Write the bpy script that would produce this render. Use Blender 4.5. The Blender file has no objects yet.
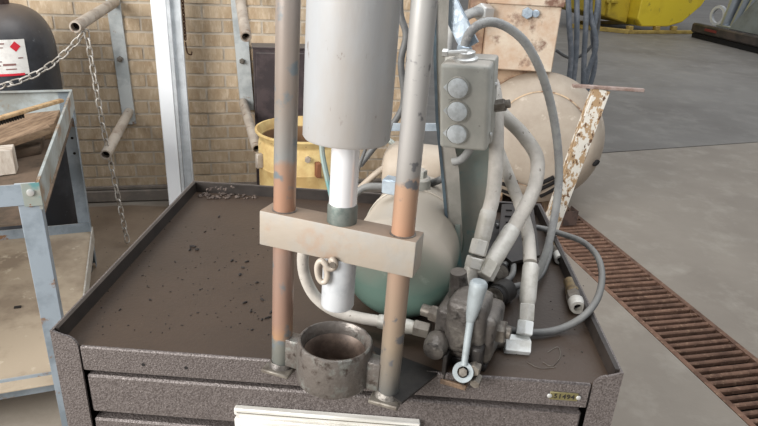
import bpy, bmesh, random
import numpy as np
from math import *
from mathutils import Vector, Matrix, noise as mnoise
random.seed(7)
S = bpy.context.scene
COL = S.collection
# ------------------------------------------------------------------ camera
W, H = 758, 426
F_PX = 616.0; PITCH = radians(23.4); ROLL = radians(3.1); YAW = radians(4.0); HC = 1.475
fw = Vector((-sin(YAW)*cos(PITCH), cos(YAW)*cos(PITCH), -sin(PITCH)))
r0 = Vector((cos(YAW), sin(YAW), 0)); u0 = r0.cross(fw)
RT = cos(ROLL)*r0 + sin(ROLL)*u0
UP = -sin(ROLL)*r0 + cos(ROLL)*u0
CAM = Vector((0, 0, HC))
cd = bpy.data.cameras.new('camera'); cam = bpy.data.objects.new('camera', cd); COL.objects.link(cam)
cd.sensor_width = 36; cd.lens = 36*F_PX/W; cd.clip_start = 0.02; cd.clip_end = 200
cam.matrix_world = Matrix(((RT.x, UP.x, -fw.x, 0), (RT.y, UP.y, -fw.y, 0), (RT.z, UP.z, -fw.z, HC), (0, 0, 0, 1)))
S.camera = cam
S.view_settings.view_transform = 'Standard'; S.view_settings.look = 'None'
S.view_settings.gamma = 1; S.view_settings.use_curve_mapping = False
S.view_settings.exposure = 0.06
# ------------------------------------------------------------------ light
w = bpy.data.worlds.new('world'); S.world = w; w.use_nodes = True
bg = w.node_tree.nodes['Background']; bg.inputs[0].default_value = (0.93, 0.96, 1.0, 1); bg.inputs[1].default_value = 0.52
def area(name, loc, tgt, sx, sy, power, col):
    l = bpy.data.lights.new(name, 'AREA'); l.shape = 'RECTANGLE'; l.size = sx; l.size_y = sy; l.energy = power; l.color = col
    o = bpy.data.objects.new(name, l); COL.objects.link(o); o.location = loc
    o.rotation_euler = (Vector(tgt)-Vector(loc)).to_track_quat('-Z', 'Y').to_euler()
    return o
area('daylight_door', (-3.3, -2.0, 2.7), (0.0, 1.5, 0.9), 3.2, 2.6, 430, (1.0, 0.98, 0.95))
area('skylight', (0.8, 1.5, 4.5), (0.4, 2.0, 0.0), 3.0, 3.0, 110, (0.9, 0.95, 1.0))
area('far_bay_fill', (5.5, 11.0, 6.0), (5.0, 13.0, 0.0), 6.0, 6.0, 240, (0.95, 0.97, 1.0))  # added fill that brightens the distant hopper; no roof light is known there
# ------------------------------------------------------------------ pixel ray -> point at a real depth
def ray(px, py): return (fw*F_PX + RT*(px-W/2) - UP*(py-H/2)).normalized()
def PZ(px, py, z): d = ray(px, py); return CAM + d*((z-HC)/d.z)
def PY(px, py, Y): d = ray(px, py); return CAM + d*(Y/d.y)
TH = radians(17.5)                       # the building is turned against the cabinet
BX = Vector((cos(TH), sin(TH), 0)); BY = Vector((-sin(TH), cos(TH), 0))
def PB(px, py, yb): d = ray(px, py); return CAM + d*(yb/(d.dot(BY)))
def BW(x, y, z): return BX*x + BY*y + Vector((0, 0, z))
# ------------------------------------------------------------------ materials
def lin(c): return tuple(((v/12.92) if v <= .04045 else ((v+.055)/1.055)**2.4) for v in c)
MATS = {}
def mat(name, col, rough=.6, metal=0.0, c2=None, scale=8, lo=.45, hi=.6, c3=None, scale3=30, lo3=.6, hi3=.68,
        bump=0.0, bscale=60, dust=None, dlo=.35, dhi=.9, dmax=.9, rnd=0.0, stretch=(1, 1, 1), spec=.5, coat=0):
    m = bpy.data.materials.new(name); m.use_nodes = True; nt = m.node_tree; N = nt.nodes; L = nt.links
    b = N['Principled BSDF']; b.inputs['Roughness'].default_value = rough; b.inputs['Metallic'].default_value = metal
    b.inputs['Specular IOR Level'].default_value = spec
    if coat: b.inputs['Coat Weight'].default_value = coat
    tc = N.new('ShaderNodeTexCoord'); oi = N.new('ShaderNodeObjectInfo')
    add = N.new('ShaderNodeVectorMath'); add.operation = 'ADD'
    mul = N.new('ShaderNodeVectorMath'); mul.operation = 'SCALE'; mul.inputs[3].default_value = 7.0
    cmb = N.new('ShaderNodeCombineXYZ')
    for i in range(3): L.new(oi.outputs['Random'], cmb.inputs[i])
    L.new(cmb.outputs[0], mul.inputs[0]); L.new(tc.outputs['Object'], add.inputs[0]); L.new(mul.outputs[0], add.inputs[1])
    mp = N.new('ShaderNodeMapping'); mp.inputs['Scale'].default_value = stretch; L.new(add.outputs[0], mp.inputs[0])
    def rgb(c):
        n = N.new('ShaderNodeRGB'); n.outputs[0].default_value = (*lin(c), 1); return n.outputs[0]
    cur = rgb(col)
    def layer(cur, c, sc, lo, hi, det=6):
        n = N.new('ShaderNodeTexNoise'); n.inputs['Scale'].default_value = sc; n.inputs['Detail'].default_value = det; n.inputs['Roughness'].default_value = .65
        L.new(mp.outputs[0], n.inputs['Vector'])
        mr = N.new('ShaderNodeMapRange'); mr.inputs[1].default_value = lo; mr.inputs[2].default_value = hi; L.new(n.outputs[0], mr.inputs[0])
        mx = N.new('ShaderNodeMix'); mx.data_type = 'RGBA'; L.new(mr.outputs[0], mx.inputs['Factor']); L.new(cur, mx.inputs['A']); L.new(rgb(c), mx.inputs['B'])
        return mx.outputs['Result']
    if c2: cur = layer(cur, c2, scale, lo, hi)
    if c3: cur = layer(cur, c3, scale3, lo3, hi3)
    if dust:
        ge = N.new('ShaderNodeNewGeometry'); sx = N.new('ShaderNodeSeparateXYZ'); L.new(ge.outputs['Normal'], sx.inputs[0])
        n = N.new('ShaderNodeTexNoise'); n.inputs['Scale'].default_value = 14; n.inputs['Detail'].default_value = 5; L.new(mp.outputs[0], n.inputs['Vector'])
        ma = N.new('ShaderNodeMath'); ma.operation = 'MULTIPLY_ADD'; ma.inputs[1].default_value = .35; ma.inputs[2].default_value = -.175
        L.new(n.outputs[0], ma.inputs[0]); a2 = N.new('ShaderNodeMath'); L.new(ma.outputs[0], a2.inputs[0]); L.new(sx.outputs['Z'], a2.inputs[1])
        mr = N.new('ShaderNodeMapRange'); mr.inputs[1].default_value = dlo; mr.inputs[2].default_value = dhi; mr.inputs[4].default_value = dmax; L.new(a2.outputs[0], mr.inputs[0])
        mx = N.new('ShaderNodeMix'); mx.data_type = 'RGBA'; L.new(mr.outputs[0], mx.inputs['Factor']); L.new(cur, mx.inputs['A']); L.new(rgb(dust), mx.inputs['B'])
        cur = mx.outputs['Result']
        if metal > 0:
            iv = N.new('ShaderNodeMath'); iv.operation = 'MULTIPLY_ADD'; iv.inputs[1].default_value = -metal; iv.inputs[2].default_value = metal
            L.new(mr.outputs[0], iv.inputs[0]); L.new(iv.outputs[0], b.inputs['Metallic'])
    if rnd:
        hs = N.new('ShaderNodeHueSaturation'); mr = N.new('ShaderNodeMapRange'); mr.inputs[3].default_value = 1-rnd; mr.inputs[4].default_value = 1+rnd
        L.new(oi.outputs['Random'], mr.inputs[0]); L.new(mr.outputs[0], hs.inputs['Value']); L.new(cur, hs.inputs['Color']); cur = hs.outputs[0]
    L.new(cur, b.inputs['Base Color'])
    if bump:
        n = N.new('ShaderNodeTexNoise'); n.inputs['Scale'].default_value = bscale; n.inputs['Detail'].default_value = 5; L.new(mp.outputs[0], n.inputs['Vector'])
        bp = N.new('ShaderNodeBump'); bp.inputs['Strength'].default_value = bump; bp.inputs['Distance'].default_value = .004
        L.new(n.outputs[0], bp.inputs['Height']); L.new(bp.outputs[0], b.inputs['Normal'])
    m['_n'] = 1
    MATS[name] = m; return m
def banded(name, stops, rough=.45, metal=.5, ns=18, amp=.05, c3=None, lo3=.6, hi3=.66, zs=(.95, 1.6), bump=.1):
    """paint, rust and grease bands along an upright bar: the ramp runs along local height, broken up by noise"""
    m = bpy.data.materials.new(name); m.use_nodes = True; nt = m.node_tree; N = nt.nodes; L = nt.links
    b = N['Principled BSDF']; b.inputs['Roughness'].default_value = rough; b.inputs['Metallic'].default_value = metal
    tc = N.new('ShaderNodeTexCoord'); sx = N.new('ShaderNodeSeparateXYZ'); L.new(tc.outputs['Object'], sx.inputs[0])
    n = N.new('ShaderNodeTexNoise'); n.inputs['Scale'].default_value = ns; n.inputs['Detail'].default_value = 8; L.new(tc.outputs['Object'], n.inputs['Vector'])
    ma = N.new('ShaderNodeMath'); ma.operation = 'MULTIPLY_ADD'; ma.inputs[1].default_value = amp*2; ma.inputs[2].default_value = -amp; L.new(n.outputs[0], ma.inputs[0])
    a2 = N.new('ShaderNodeMath'); L.new(ma.outputs[0], a2.inputs[0]); L.new(sx.outputs['Z'], a2.inputs[1])
    mr = N.new('ShaderNodeMapRange'); mr.inputs[1].default_value = zs[0]; mr.inputs[2].default_value = zs[1]; L.new(a2.outputs[0], mr.inputs[0])
    cr = N.new('ShaderNodeValToRGB'); L.new(mr.outputs[0], cr.inputs[0]); e = cr.color_ramp.elements
    while len(e) < len(stops): e.new(.5)
    for i, (p, c) in enumerate(stops): e[i].position = (p-zs[0])/(zs[1]-zs[0]); 
    for i, (p, c) in enumerate(stops): e[i].color = (*lin(c), 1)
    cur = cr.outputs[0]
    n2 = N.new('ShaderNodeTexNoise'); n2.inputs['Scale'].default_value = 45; n2.inputs['Detail'].default_value = 8; L.new(tc.outputs['Object'], n2.inputs['Vector'])
    if c3:
        m3 = N.new('ShaderNodeMapRange'); m3.inputs[1].default_value = lo3; m3.inputs[2].default_value = hi3; L.new(n2.outputs[0], m3.inputs[0])
        mx = N.new('ShaderNodeMix'); mx.data_type = 'RGBA'; L.new(m3.outputs[0], mx.inputs['Factor']); L.new(cur, mx.inputs['A']); mx.inputs['B'].default_value = (*lin(c3), 1); cur = mx.outputs['Result']
    L.new(cur, b.inputs['Base Color'])
    bp = N.new('ShaderNodeBump'); bp.inputs['Strength'].default_value = bump; bp.inputs['Distance'].default_value = .003
    L.new(n2.outputs[0], bp.inputs['Height']); L.new(bp.outputs[0], b.inputs['Normal'])
    MATS[name] = m; return m
DUST = (.70, .65, .58)
mat('brick', (.735, .655, .55), .9, c2=(.655, .565, .455), scale=9, lo=.42, hi=.62, c3=(.80, .73, .635), scale3=26, lo3=.5, hi3=.7, bump=.5, bscale=70, rnd=.07, stretch=(1.6, 1, .5))
mat('mortar', (.76, .72, .66), .95, c2=(.68, .635, .57), scale=5, bump=.4)
mat('baseboard', (.45, .42, .39), .8, c2=(.53, .49, .45), scale=7)
mat('concrete_near', (.56, .525, .48), .75, c2=(.495, .46, .42), scale=1.1, lo=.35, hi=.7, c3=(.61, .58, .535), scale3=6, lo3=.5, hi3=.8, bump=.12, bscale=90)
mat('concrete_far', (.455, .44, .42), .6, c2=(.375, .355, .335), scale=.7, lo=.4, hi=.68, c3=(.50, .485, .46), scale3=4, lo3=.5, hi3=.75, bump=.1)
mat('concrete_brown', (.50, .44, .375), .85, c2=(.42, .36, .30), scale=3, lo=.35, hi=.65, bump=.2)
mat('trench', (.10, .08, .07), .9)
mat('oil', (.29, .275, .265), .5, c2=(.36, .345, .33), scale=4)
mat('rust_grate', (.45, .335, .27), .85, c2=(.35, .25, .195), scale=14, c3=(.58, .47, .38), scale3=60, lo3=.55, hi3=.7, bump=.5, rnd=.12)
mat('hammertone', (.44, .41, .40), .42, .25, c2=(.33, .30, .29), scale=380, lo=.42, hi=.58, c3=(.62, .59, .575), scale3=420, lo3=.60, hi3=.68, bump=.5, bscale=380)
mat('tray', (.25, .198, .158), .42, c2=(.215, .17, .135), scale=4, lo=.4, hi=.65, c3=(.40, .345, .295), scale3=170, lo3=.68, hi3=.76, bump=.12, bscale=160)
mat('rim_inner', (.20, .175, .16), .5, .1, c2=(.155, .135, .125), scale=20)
mat('black_gap', (.05, .045, .045), .7)
mat('crumbs', (.13, .11, .10), .9)
mat('dirt_clump', (.38, .33, .30), .95, c2=(.24, .20, .18), scale=60)
mat('cart_blue', (.56, .60, .635), .5, .1, c2=(.47, .51, .54), scale=7, c3=(.50, .37, .26), scale3=16, lo3=.60, hi3=.66, bump=.1, dust=(.70, .66, .60), dlo=.6, dhi=1.1, dmax=.55)
mat('cart_grey', (.66, .69, .69), .5, .1, c2=(.56, .57, .55), scale=7, c3=(.54, .44, .34), scale3=10, lo3=.54, hi3=.64, bump=.1)
mat('wood_shadowed', (.40, .33, .27), .85, c2=(.30, .25, .20), scale=9, bump=.3)  # wood darkened to carry the shadow down inside the cart top
mat('cart_shelf', (.66, .60, .52), .85, c2=(.55, .49, .42), scale=4, c3=(.74, .69, .61), scale3=12, bump=.1)
mat('wood_board', (.61, .51, .41), .8, c2=(.45, .36, .28), scale=9, lo=.4, hi=.62, stretch=(6, 1, 6), bump=.3)
mat('wood_light', (.77, .73, .68), .8, c2=(.66, .60, .54), scale=9, stretch=(1, 6, 1), bump=.15)
mat('wood_handle', (.78, .66, .50), .6, c2=(.66, .53, .38), scale=9, stretch=(1, 6, 6))
mat('bristle', (.16, .14, .12), .6)
mat('gas_black', (.17, .18, .20), .4, .0, c2=(.24, .25, .27), scale=5, c3=(.44, .46, .48), scale3=16, lo3=.62, hi3=.72, bump=.08, dust=(.38, .345, .32), dlo=.15, dhi=.8, dmax=.85)
mat('sticker', (.88, .87, .85), .5, c2=(.74, .72, .70), scale=25, lo=.5, hi=.8)
mat('sticker_red', (.78, .16, .22), .5)
mat('sticker_ink', (.52, .38, .36), .6)
mat('chain_steel', (.74, .72, .69), .45, .3, c2=(.55, .52, .48), scale=30)
mat('chain_rust', (.36, .26, .20), .7, .3)
mat('pale_steel', (.74, .755, .75), .5, .1, c2=(.64, .66, .66), scale=8, c3=(.55, .45, .37), scale3=20, lo3=.62, hi3=.70)
mat('pipe_paint', (.70, .66, .61), .5, .1, c2=(.60, .55, .50), scale=9, c3=(.46, .35, .28), scale3=25, lo3=.6, hi3=.7)
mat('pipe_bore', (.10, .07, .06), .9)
mat('post_lit', (.93, .94, .95), .5)
mat('post_shaded', (.80, .815, .825), .5, .0, c2=(.73, .745, .755), scale=10)  # greyer copy of the post paint, shade put into the colour
mat('dark_box', (.20, .165, .17), .7, c2=(.27, .225, .225), scale=12, dust=(.42, .40, .38), dlo=.5, dhi=.9)
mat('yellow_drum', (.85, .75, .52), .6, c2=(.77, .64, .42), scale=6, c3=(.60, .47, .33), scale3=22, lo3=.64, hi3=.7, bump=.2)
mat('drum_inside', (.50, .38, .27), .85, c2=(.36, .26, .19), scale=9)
mat('rusty_bit', (.50, .32, .21), .8)
mat('cylinder_paint', (.68, .69, .70), .42, .2, c2=(.66, .625, .59), scale=4, lo=.42, hi=.65, c3=(.46, .40, .36), scale3=110, lo3=.64, hi3=.72, bump=.06, bscale=200, stretch=(1, 1, .4))
mat('chrome', (.97, .97, .98), .18, .45)
mat('seal', (.46, .48, .46), .5, .4, c2=(.36, .40, .38), scale=40)
mat('crosshead', (.60, .56, .51), .6, .1, c2=(.57, .565, .55), scale=9, lo=.42, hi=.62, c3=(.60, .50, .42), scale3=14, lo3=.56, hi3=.72, bump=.15, bscale=90, dust=(.50, .42, .35), dlo=.5, dhi=.9, dmax=.8)
mat('ram_white', (.76, .77, .78), .45, .1, c2=(.67, .685, .70), scale=30, lo=.45, hi=.65)
mat('ring_iron', (.42, .395, .375), .36, .4, c2=(.50, .51, .49), scale=50, lo=.54, hi=.70, c3=(.27, .235, .215), scale3=80, lo3=.54, hi3=.66, bump=.4, bscale=110)
mat('ring_bore', (.42, .36, .32), .5, .3, c2=(.30, .25, .22), scale=30)
mat('dark_steel', (.13, .12, .115), .5, .3, c2=(.19, .175, .165), scale=20, bump=.2)  # dark steel, deepened so the base plate carries the shadow under the tank
mat('grease_iron', (.33, .31, .295), .42, .35, c2=(.44, .42, .395), scale=26, lo=.48, hi=.62, c3=(.17, .155, .145), scale3=40, lo3=.54, hi3=.64, bump=.6, bscale=80, dust=(.50, .465, .43), dlo=.5, dhi=1.1, dmax=.6)
mat('tank_green', (.37, .46, .42), .5, .1, c2=(.32, .405, .37), scale=7, c3=(.46, .53, .49), scale3=25, dust=(.70, .655, .60), dlo=-.1, dhi=.45, dmax=.93, bump=.08)
mat('bracket_green', (.52, .58, .56), .5, .2, c2=(.62, .61, .57), scale=6, lo=.4, hi=.6, c3=(.38, .56, .56), scale3=10, lo3=.58, hi3=.66, bump=.1)
mat('bracket_face', (.62, .60, .57), .55, .2, c2=(.54, .53, .50), scale=12, bump=.15)
mat('blue_edge', (.24, .28, .31), .5, .2, c2=(.33, .39, .42), scale=12)
mat('box_grey', (.675, .67, .64), .5, .1, c2=(.61, .61, .585), scale=8, c3=(.47, .47, .45), scale3=60, lo3=.62, hi3=.7, bump=.15, dust=(.66, .63, .59), dlo=.5, dhi=.95)
mat('button_cap', (.78, .80, .81), .5, .0, c2=(.70, .72, .725), scale=90, bump=.3)
mat('galv', (.74, .79, .83), .35, .5, c2=(.62, .67, .72), scale=30, stretch=(1, 1, 1), bump=.25, bscale=60)
mat('grey_conduit', (.62, .62, .61), .6, .0, c2=(.52, .52, .52), scale=25, c3=(.70, .69, .68), scale3=50, bump=.25)
mat('black_cable', (.33, .33, .33), .55, c2=(.42, .42, .415), scale=15, dust=(.50, .49, .47), dlo=.3, dhi=1.0, dmax=.6)
mat('blue_cable', (.36, .385, .415), .55, c2=(.45, .465, .49), scale=20)
mat('dusty_hose', (.75, .725, .69), .7, c2=(.65, .625, .59), scale=12, c3=(.42, .38, .34), scale3=60, lo3=.63, hi3=.67, bump=.35, bscale=55)
mat('white_fitting', (.76, .745, .715), .5, .15, c2=(.66, .64, .60), scale=30, bump=.1)
mat('fitting_bright', (.88, .885, .875), .45, .1, c2=(.78, .775, .75), scale=30)
mat('fitting_dark', (.48, .455, .42), .5, .4, c2=(.36, .33, .30), scale=40, bump=.2)
mat('lever_paint', (.62, .65, .66), .55, .1, c2=(.55, .575, .58), scale=20, bump=.08)
mat('brass', (.46, .43, .29), .5, .3, c2=(.38, .35, .24), scale=50)
mat('brass_old', (.50, .43, .31), .4, .5, c2=(.36, .31, .245), scale=40, bump=.2)
mat('bolt_bright', (.80, .80, .79), .35, .6)
mat('motor_cream', (.66, .61, .55), .6, c2=(.60, .545, .485), scale=5, lo=.4, hi=.65, c3=(.72, .67, .61), scale3=14, bump=.1)
mat('motor_ring', (.62, .54, .46), .7, c2=(.76, .66, .54), scale=9, c3=(.42, .29, .21), scale3=14, lo3=.5, hi3=.6, bump=.3)
mat('clamp_rust', (.50, .41, .33), .6, .2, c2=(.36, .30, .25), scale=60)
mat('slot_black', (.06, .045, .04), .9)
mat('terminal_rust', (.80, .745, .67), .55, c2=(.72, .60, .50), scale=4, lo=.42, hi=.62, c3=(.46, .34, .28), scale3=7, lo3=.55, hi3=.66, bump=.15)
mat('terminal_side', (.52, .41, .34), .7, c2=(.70, .60, .50), scale=8)
mat('flaking_white', (.84, .82, .78), .7, c2=(.66, .55, .42), scale=45, lo=.49, hi=.52, c3=(.36, .26, .19), scale3=90, lo3=.58, hi3=.61, bump=.5, stretch=(1, 1, .6))
mat('flaking_tan', (.66, .53, .37), .75, c2=(.84, .82, .78), scale=26, lo=.53, hi=.56, c3=(.40, .27, .17), scale3=36, lo3=.58, hi3=.62, bump=.5)
mat('rust_bar', (.60, .53, .50), .7, c2=(.46, .36, .31), scale=20)
mat('rust_dark', (.33, .26, .23), .85, c2=(.24, .19, .17), scale=20)
mat('aluminium', (.92, .91, .89), .38, .1, c2=(.82, .81, .78), scale=20, stretch=(.4, 3, 3))
mat('alu_groove', (.50, .48, .44), .5, .3)
mat('hopper_yellow', (.86, .76, .20), .55, c2=(.80, .69, .18), scale=1.5, c3=(.60, .51, .22), scale3=5, lo3=.6, hi3=.7)
mat('hopper_side', (.74, .64, .18), .6, c2=(.62, .53, .18), scale=2)
mat('hopper_base', (.68, .58, .30), .7, c2=(.54, .45, .24), scale=3)
mat('scrap_dark', (.17, .155, .15), .6, c2=(.28, .24, .22), scale=3)
mat('scrap_green', (.50, .52, .50), .6, c2=(.42, .43, .41), scale=2)
mat('scrap_steel', (.68, .71, .74), .3, .7)
mat('scrap_red', (.45, .16, .15), .6)
mat('scrap_white', (.78, .79, .80), .4, .2)
banded('rod_left', [(.945, (.43, .44, .42)), (.990, (.50, .50, .475)), (1.0, (.68, .54, .42)), (1.03, (.62, .50, .44)), (1.12, (.61, .51, .46)),
                    (1.18, (.68, .52, .43)), (1.225, (.63, .52, .45)), (1.235, (.55, .555, .55)), (1.30, (.56, .51, .47)), (1.5, (.60, .57, .55))], c3=(.46, .49, .505), lo3=.57, hi3=.66, rough=.34, amp=.05, metal=.3)
banded('rod_right', [(.935, (.42, .42, .41)), (.985, (.50, .475, .44)), (1.03, (.60, .54, .47)), (1.13, (.63, .53, .46)),
                     (1.17, (.72, .56, .46)), (1.235, (.68, .56, .47)), (1.242, (.60, .585, .57)), (1.285, (.66, .65, .64)), (1.5, (.68, .675, .66))], c3=(.42, .42, .43), lo3=.57, hi3=.62, rough=.34, amp=.03, metal=.3)
M = MATS
# ------------------------------------------------------------------ mesh helpers
def frame(o, z, x=None):
    z = Vector(z).normalized(); x = Vector(x) if x is not None else (Vector((0, 0, 1)) if abs(z.z) < .9 else Vector((1, 0, 0)))
    x = (x - z*x.dot(z)).normalized(); y = z.cross(x)
    return Matrix(((x.x, y.x, z.x, o[0]), (x.y, y.y, z.y, o[1]), (x.z, y.z, z.z, o[2]), (0, 0, 0, 1)))
class G:
    """a bmesh being filled"""
    def __init__(s): s.b = bmesh.new()
    def box(s, x0, x1, y0, y1, z0, z1, m=None, bev=0.0, seg=1):
        vs = [s.b.verts.new(p) for p in ((x0,y0,z0),(x1,y0,z0),(x1,y1,z0),(x0,y1,z0),(x0,y0,z1),(x1,y0,z1),(x1,y1,z1),(x0,y1,z1))]
        fs = [s.b.faces.new([vs[i] for i in q]) for q in ((3,2,1,0),(4,5,6,7),(0,1,5,4),(1,2,6,5),(2,3,7,6),(3,0,4,7))]
        if bev:
            es = list({e for f in fs for e in f.edges})
            r = bmesh.ops.bevel(s.b, geom=es, offset=bev, segments=seg, profile=.5, affect='EDGES')
            vs = list({v for f in r['faces'] for v in f.verts} | {v for v in vs if v.is_valid})
        if m is not None: bmesh.ops.transform(s.b, matrix=m, verts=[v for v in vs if v.is_valid])
        return s
    def prism(s, pts, h0, h1, m=None, bev=0.0):
        lo = [s.b.verts.new((p[0], p[1], h0)) for p in pts]; hi = [s.b.verts.new((p[0], p[1], h1)) for p in pts]; n = len(pts)
        fs = [s.b.faces.new(lo[::-1]), s.b.faces.new(hi)]
        for i in range(n): fs.append(s.b.faces.new((lo[i], lo[(i+1) % n], hi[(i+1) % n], hi[i])))
        vs = lo+hi
        if bev:
            r = bmesh.ops.bevel(s.b, geom=list({e for f in fs for e in f.edges}), offset=bev, segments=1, affect='EDGES')
            vs = list({v for f in r['faces'] for v in f.verts} | {v for v in vs if v.is_valid})
        if m is not None: bmesh.ops.transform(s.b, matrix=m, verts=[v for v in vs if v.is_valid])
        return s
    def slab(s, pts, thick):
        """a plate: a polygon in space, given thickness along its normal"""
        pts = [Vector(p) for p in pts]; n = (pts[1]-pts[0]).cross(pts[2]-pts[0]).normalized()*thick
        a = [s.b.verts.new(p) for p in pts]; c = [s.b.verts.new(p-n) for p in pts]; k = len(pts)
        s.b.faces.new(a); s.b.faces.new(c[::-1])
        for i in range(k): s.b.faces.new((a[(i+1) % k], a[i], c[i], c[(i+1) % k]))
        return s
    def lathe(s, prof, m=None, n=32, cap=True):
        rings = []
        for r, z in prof:
            rings.append([s.b.verts.new((r*cos(2*pi*i/n), r*sin(2*pi*i/n), z)) for i in range(n)] if r > 1e-6 else [s.b.verts.new((0, 0, z))])
        for a, c in zip(rings, rings[1:]):
            for i in range(n):
                j = (i+1) % n
                q = [a[i % len(a)], a[j % len(a)], c[j % len(c)], c[i % len(c)]]
                u = []
                for v in q:
                    if v not in u: u.append(v)
                if len(u) > 2: s.b.faces.new(u)
        if cap:
            if len(rings[0]) > 1: s.b.faces.new(rings[0][::-1])
            if len(rings[-1]) > 1: s.b.faces.new(rings[-1])
        if m is not None: bmesh.ops.transform(s.b, matrix=m, verts=[v for r in rings for v in r])
        return s
    def rod(s, p0, p1, r, n=20, r1=None, bev=0):
        p0 = Vector(p0); p1 = Vector(p1); L = (p1-p0).length; r1 = r if r1 is None else r1
        pr = [(r-bev, 0), (r, bev), (r1, L-bev), (r1-bev, L)] if bev else [(r, 0), (r1, L)]
        return s.lathe(pr, frame(p0, p1-p0), n)
    def tube(s, pts, r, n=10, sub=6, closed=False, cap=True):
        pts = [Vector(p) for p in pts]
        if sub > 1:
            out = []; k = len(pts)
            for i in range(k if closed else k-1):
                g = lambda j: pts[j % k] if closed else pts[max(0, min(k-1, j))]
                p0, p1, p2, p3 = g(i-1), g(i), g(i+1), g(i+2)
                for t in range(sub):
                    t /= sub
                    out.append(.5*((2*p1)+(p2-p0)*t+(2*p0-5*p1+4*p2-p3)*t*t+(3*p1-p0-3*p2+p3)*t**3))
            if not closed: out.append(pts[-1])
            pts = out
        k = len(pts); rings = []; up = None
        for i, p in enumerate(pts):
            t = ((pts[(i+1) % k]-pts[i-1]) if closed else (pts[min(k-1, i+1)]-pts[max(0, i-1)])).normalized()
            if up is None: up = Vector((0, 0, 1)) if abs(t.z) < .9 else Vector((1, 0, 0))
            up = (up-t*up.dot(t)).normalized(); sd = t.cross(up)
            rr = r(i/(k-1)) if callable(r) else r
            rings.append([s.b.verts.new(p+rr*(up*cos(2*pi*j/n)+sd*sin(2*pi*j/n))) for j in range(n)])
        for i in range(k if closed else k-1):
            a, c = rings[i], rings[(i+1) % k]
            for j in range(n): s.b.faces.new((a[j], a[(j+1) % n], c[(j+1) % n], c[j]))
        if not closed and cap: s.b.faces.new(rings[0][::-1]); s.b.faces.new(rings[-1])
        return s
    def hexa(s, p0, p1, r, bev=.1):
        p0 = Vector(p0); p1 = Vector(p1); L = (p1-p0).length; e = r*bev
        return s.lathe([(r-e, 0), (r, e), (r, L-e), (r-e, L)], frame(p0, p1-p0), 6)
    def rough(s, amp, sc):
        for v in s.b.verts:
            d = mnoise.noise_vector(v.co*sc); v.co += d*amp
        return s
INV = {}
def obj(name, g, m, parent=None, smooth=True, world=True, angle=38):
    b = g.b
    if parent is not None and world and parent.name in INV: bmesh.ops.transform(b, matrix=INV[parent.name], verts=b.verts[:])
    bmesh.ops.recalc_face_normals(b, faces=b.faces[:])
    me = bpy.data.meshes.new(name); b.to_mesh(me); b.free()
    if isinstance(m, (list, tuple)):
        for q in m: me.materials.append(M[q])
    else: me.materials.append(M[m])
    if smooth:
        me.shade_smooth(); me.set_sharp_from_angle(angle=radians(angle))
    o = bpy.data.objects.new(name, me); COL.objects.link(o)
    if parent is not None:
        o.parent = parent
        if parent.name in INV: INV[o.name] = INV[parent.name]
    return o
def thing(name, label, cat, loc=(0, 0, 0), rot=(0, 0, 0), group=None):
    o = bpy.data.objects.new(name, None); COL.objects.link(o); o.empty_display_size = .05
    o.location = loc; o.rotation_euler = rot; o['label'] = label; o['category'] = cat
    if group: o['group'] = group
    Mx = Matrix.Translation(Vector(loc)) @ __import__('mathutils').Euler(rot).to_matrix().to_4x4()
    INV[o.name] = Mx.inverted(); return o
def tag(o, label, cat, group=None):
    o['label'] = label; o['category'] = cat
    if group: o['group'] = group
    return o
def struct(o): o['kind'] = 'structure'; return o
def share(src, name, parent, mw=None, loc=None, rot=None):
    o = src.copy(); o.name = name; COL.objects.link(o); o.parent = parent
    if loc is not None: o.location = loc
    if rot is not None: o.rotation_euler = rot
    if mw is not None: o.matrix_local = mw
    return o

# ================================================================== SETTING
Z0 = 0.0
# floor: soil slab below, concrete slabs on it, cut by the drain trench and one joint
fl = struct(obj('floor', G().box(-14, 30, -6, 60, -.34, -.25), 'trench', smooth=False))
ja = PZ(600, 153, 0); jb = PZ(758, 142, 0); jd = (jb-ja).normalized(); jn = Vector((-jd.y, jd.x, 0))
def jpt(q, d): # point on the joint line where world ray q + t*d meets it
    t = (ja-q).dot(jn)/d.dot(jn); return q+d*t
def slabpoly(pts, thick=.25): return G().slab([Vector((p[0], p[1], 0)) for p in pts], thick)
GX0, GX1 = 1.695, 2.035
eps = jn*.009
aL = jpt(BX*-14, BY)-eps; a1 = jpt(BX*GX0, BY)-eps; a2 = jpt(BX*GX1, BY)-eps; aR = jpt(BX*24, BY)-eps
YE = 3.60
obj('concrete_slab', slabpoly([BW(-9, -5, 0), BW(GX0, -5, 0), a1, aL]), 'concrete_near', fl, smooth=False)
obj('concrete_slab', slabpoly([BW(GX1, -5, 0), BW(24, -5, 0), aR, a2]), 'concrete_near', fl, smooth=False)
obj('concrete_slab', slabpoly([BW(GX0, YE, 0), BW(GX1, YE, 0), a2, a1]), 'concrete_near', fl, smooth=False)
bL = aL+2*eps; bR = aR+2*eps
obj('concrete_slab', slabpoly([bL, bR, bR+BY*40, bL+BY*45]), 'concrete_far', fl, smooth=False)
# packed brown dirt lying on the concrete along the wall foot
def blotch(cx, cy, rx, ry, ang, z, h, n=26, seed=0, wob=.25):
    pts = []
    for i in range(n):
        a = 2*pi*i/n; k = 1+wob*mnoise.noise(Vector((cos(a)*1.6, sin(a)*1.6, seed)))
        x = rx*k*cos(a); y = ry*k*sin(a); pts.append((cx+x*cos(ang)-y*sin(ang), cy+x*sin(ang)+y*cos(ang)))
    return G().slab([Vector((p[0], p[1], z)) for p in pts], h)
q = BW(-.9, 2.92, 0)
o = obj('floor_dirt', blotch(q.x, q.y, 1.45, .62, TH, .004, .004, 40, 3), 'concrete_brown', smooth=False)
tag(o, 'packed brown dirt spread along the foot of the brick wall', 'dirt'); o['kind'] = 'stuff'
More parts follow.
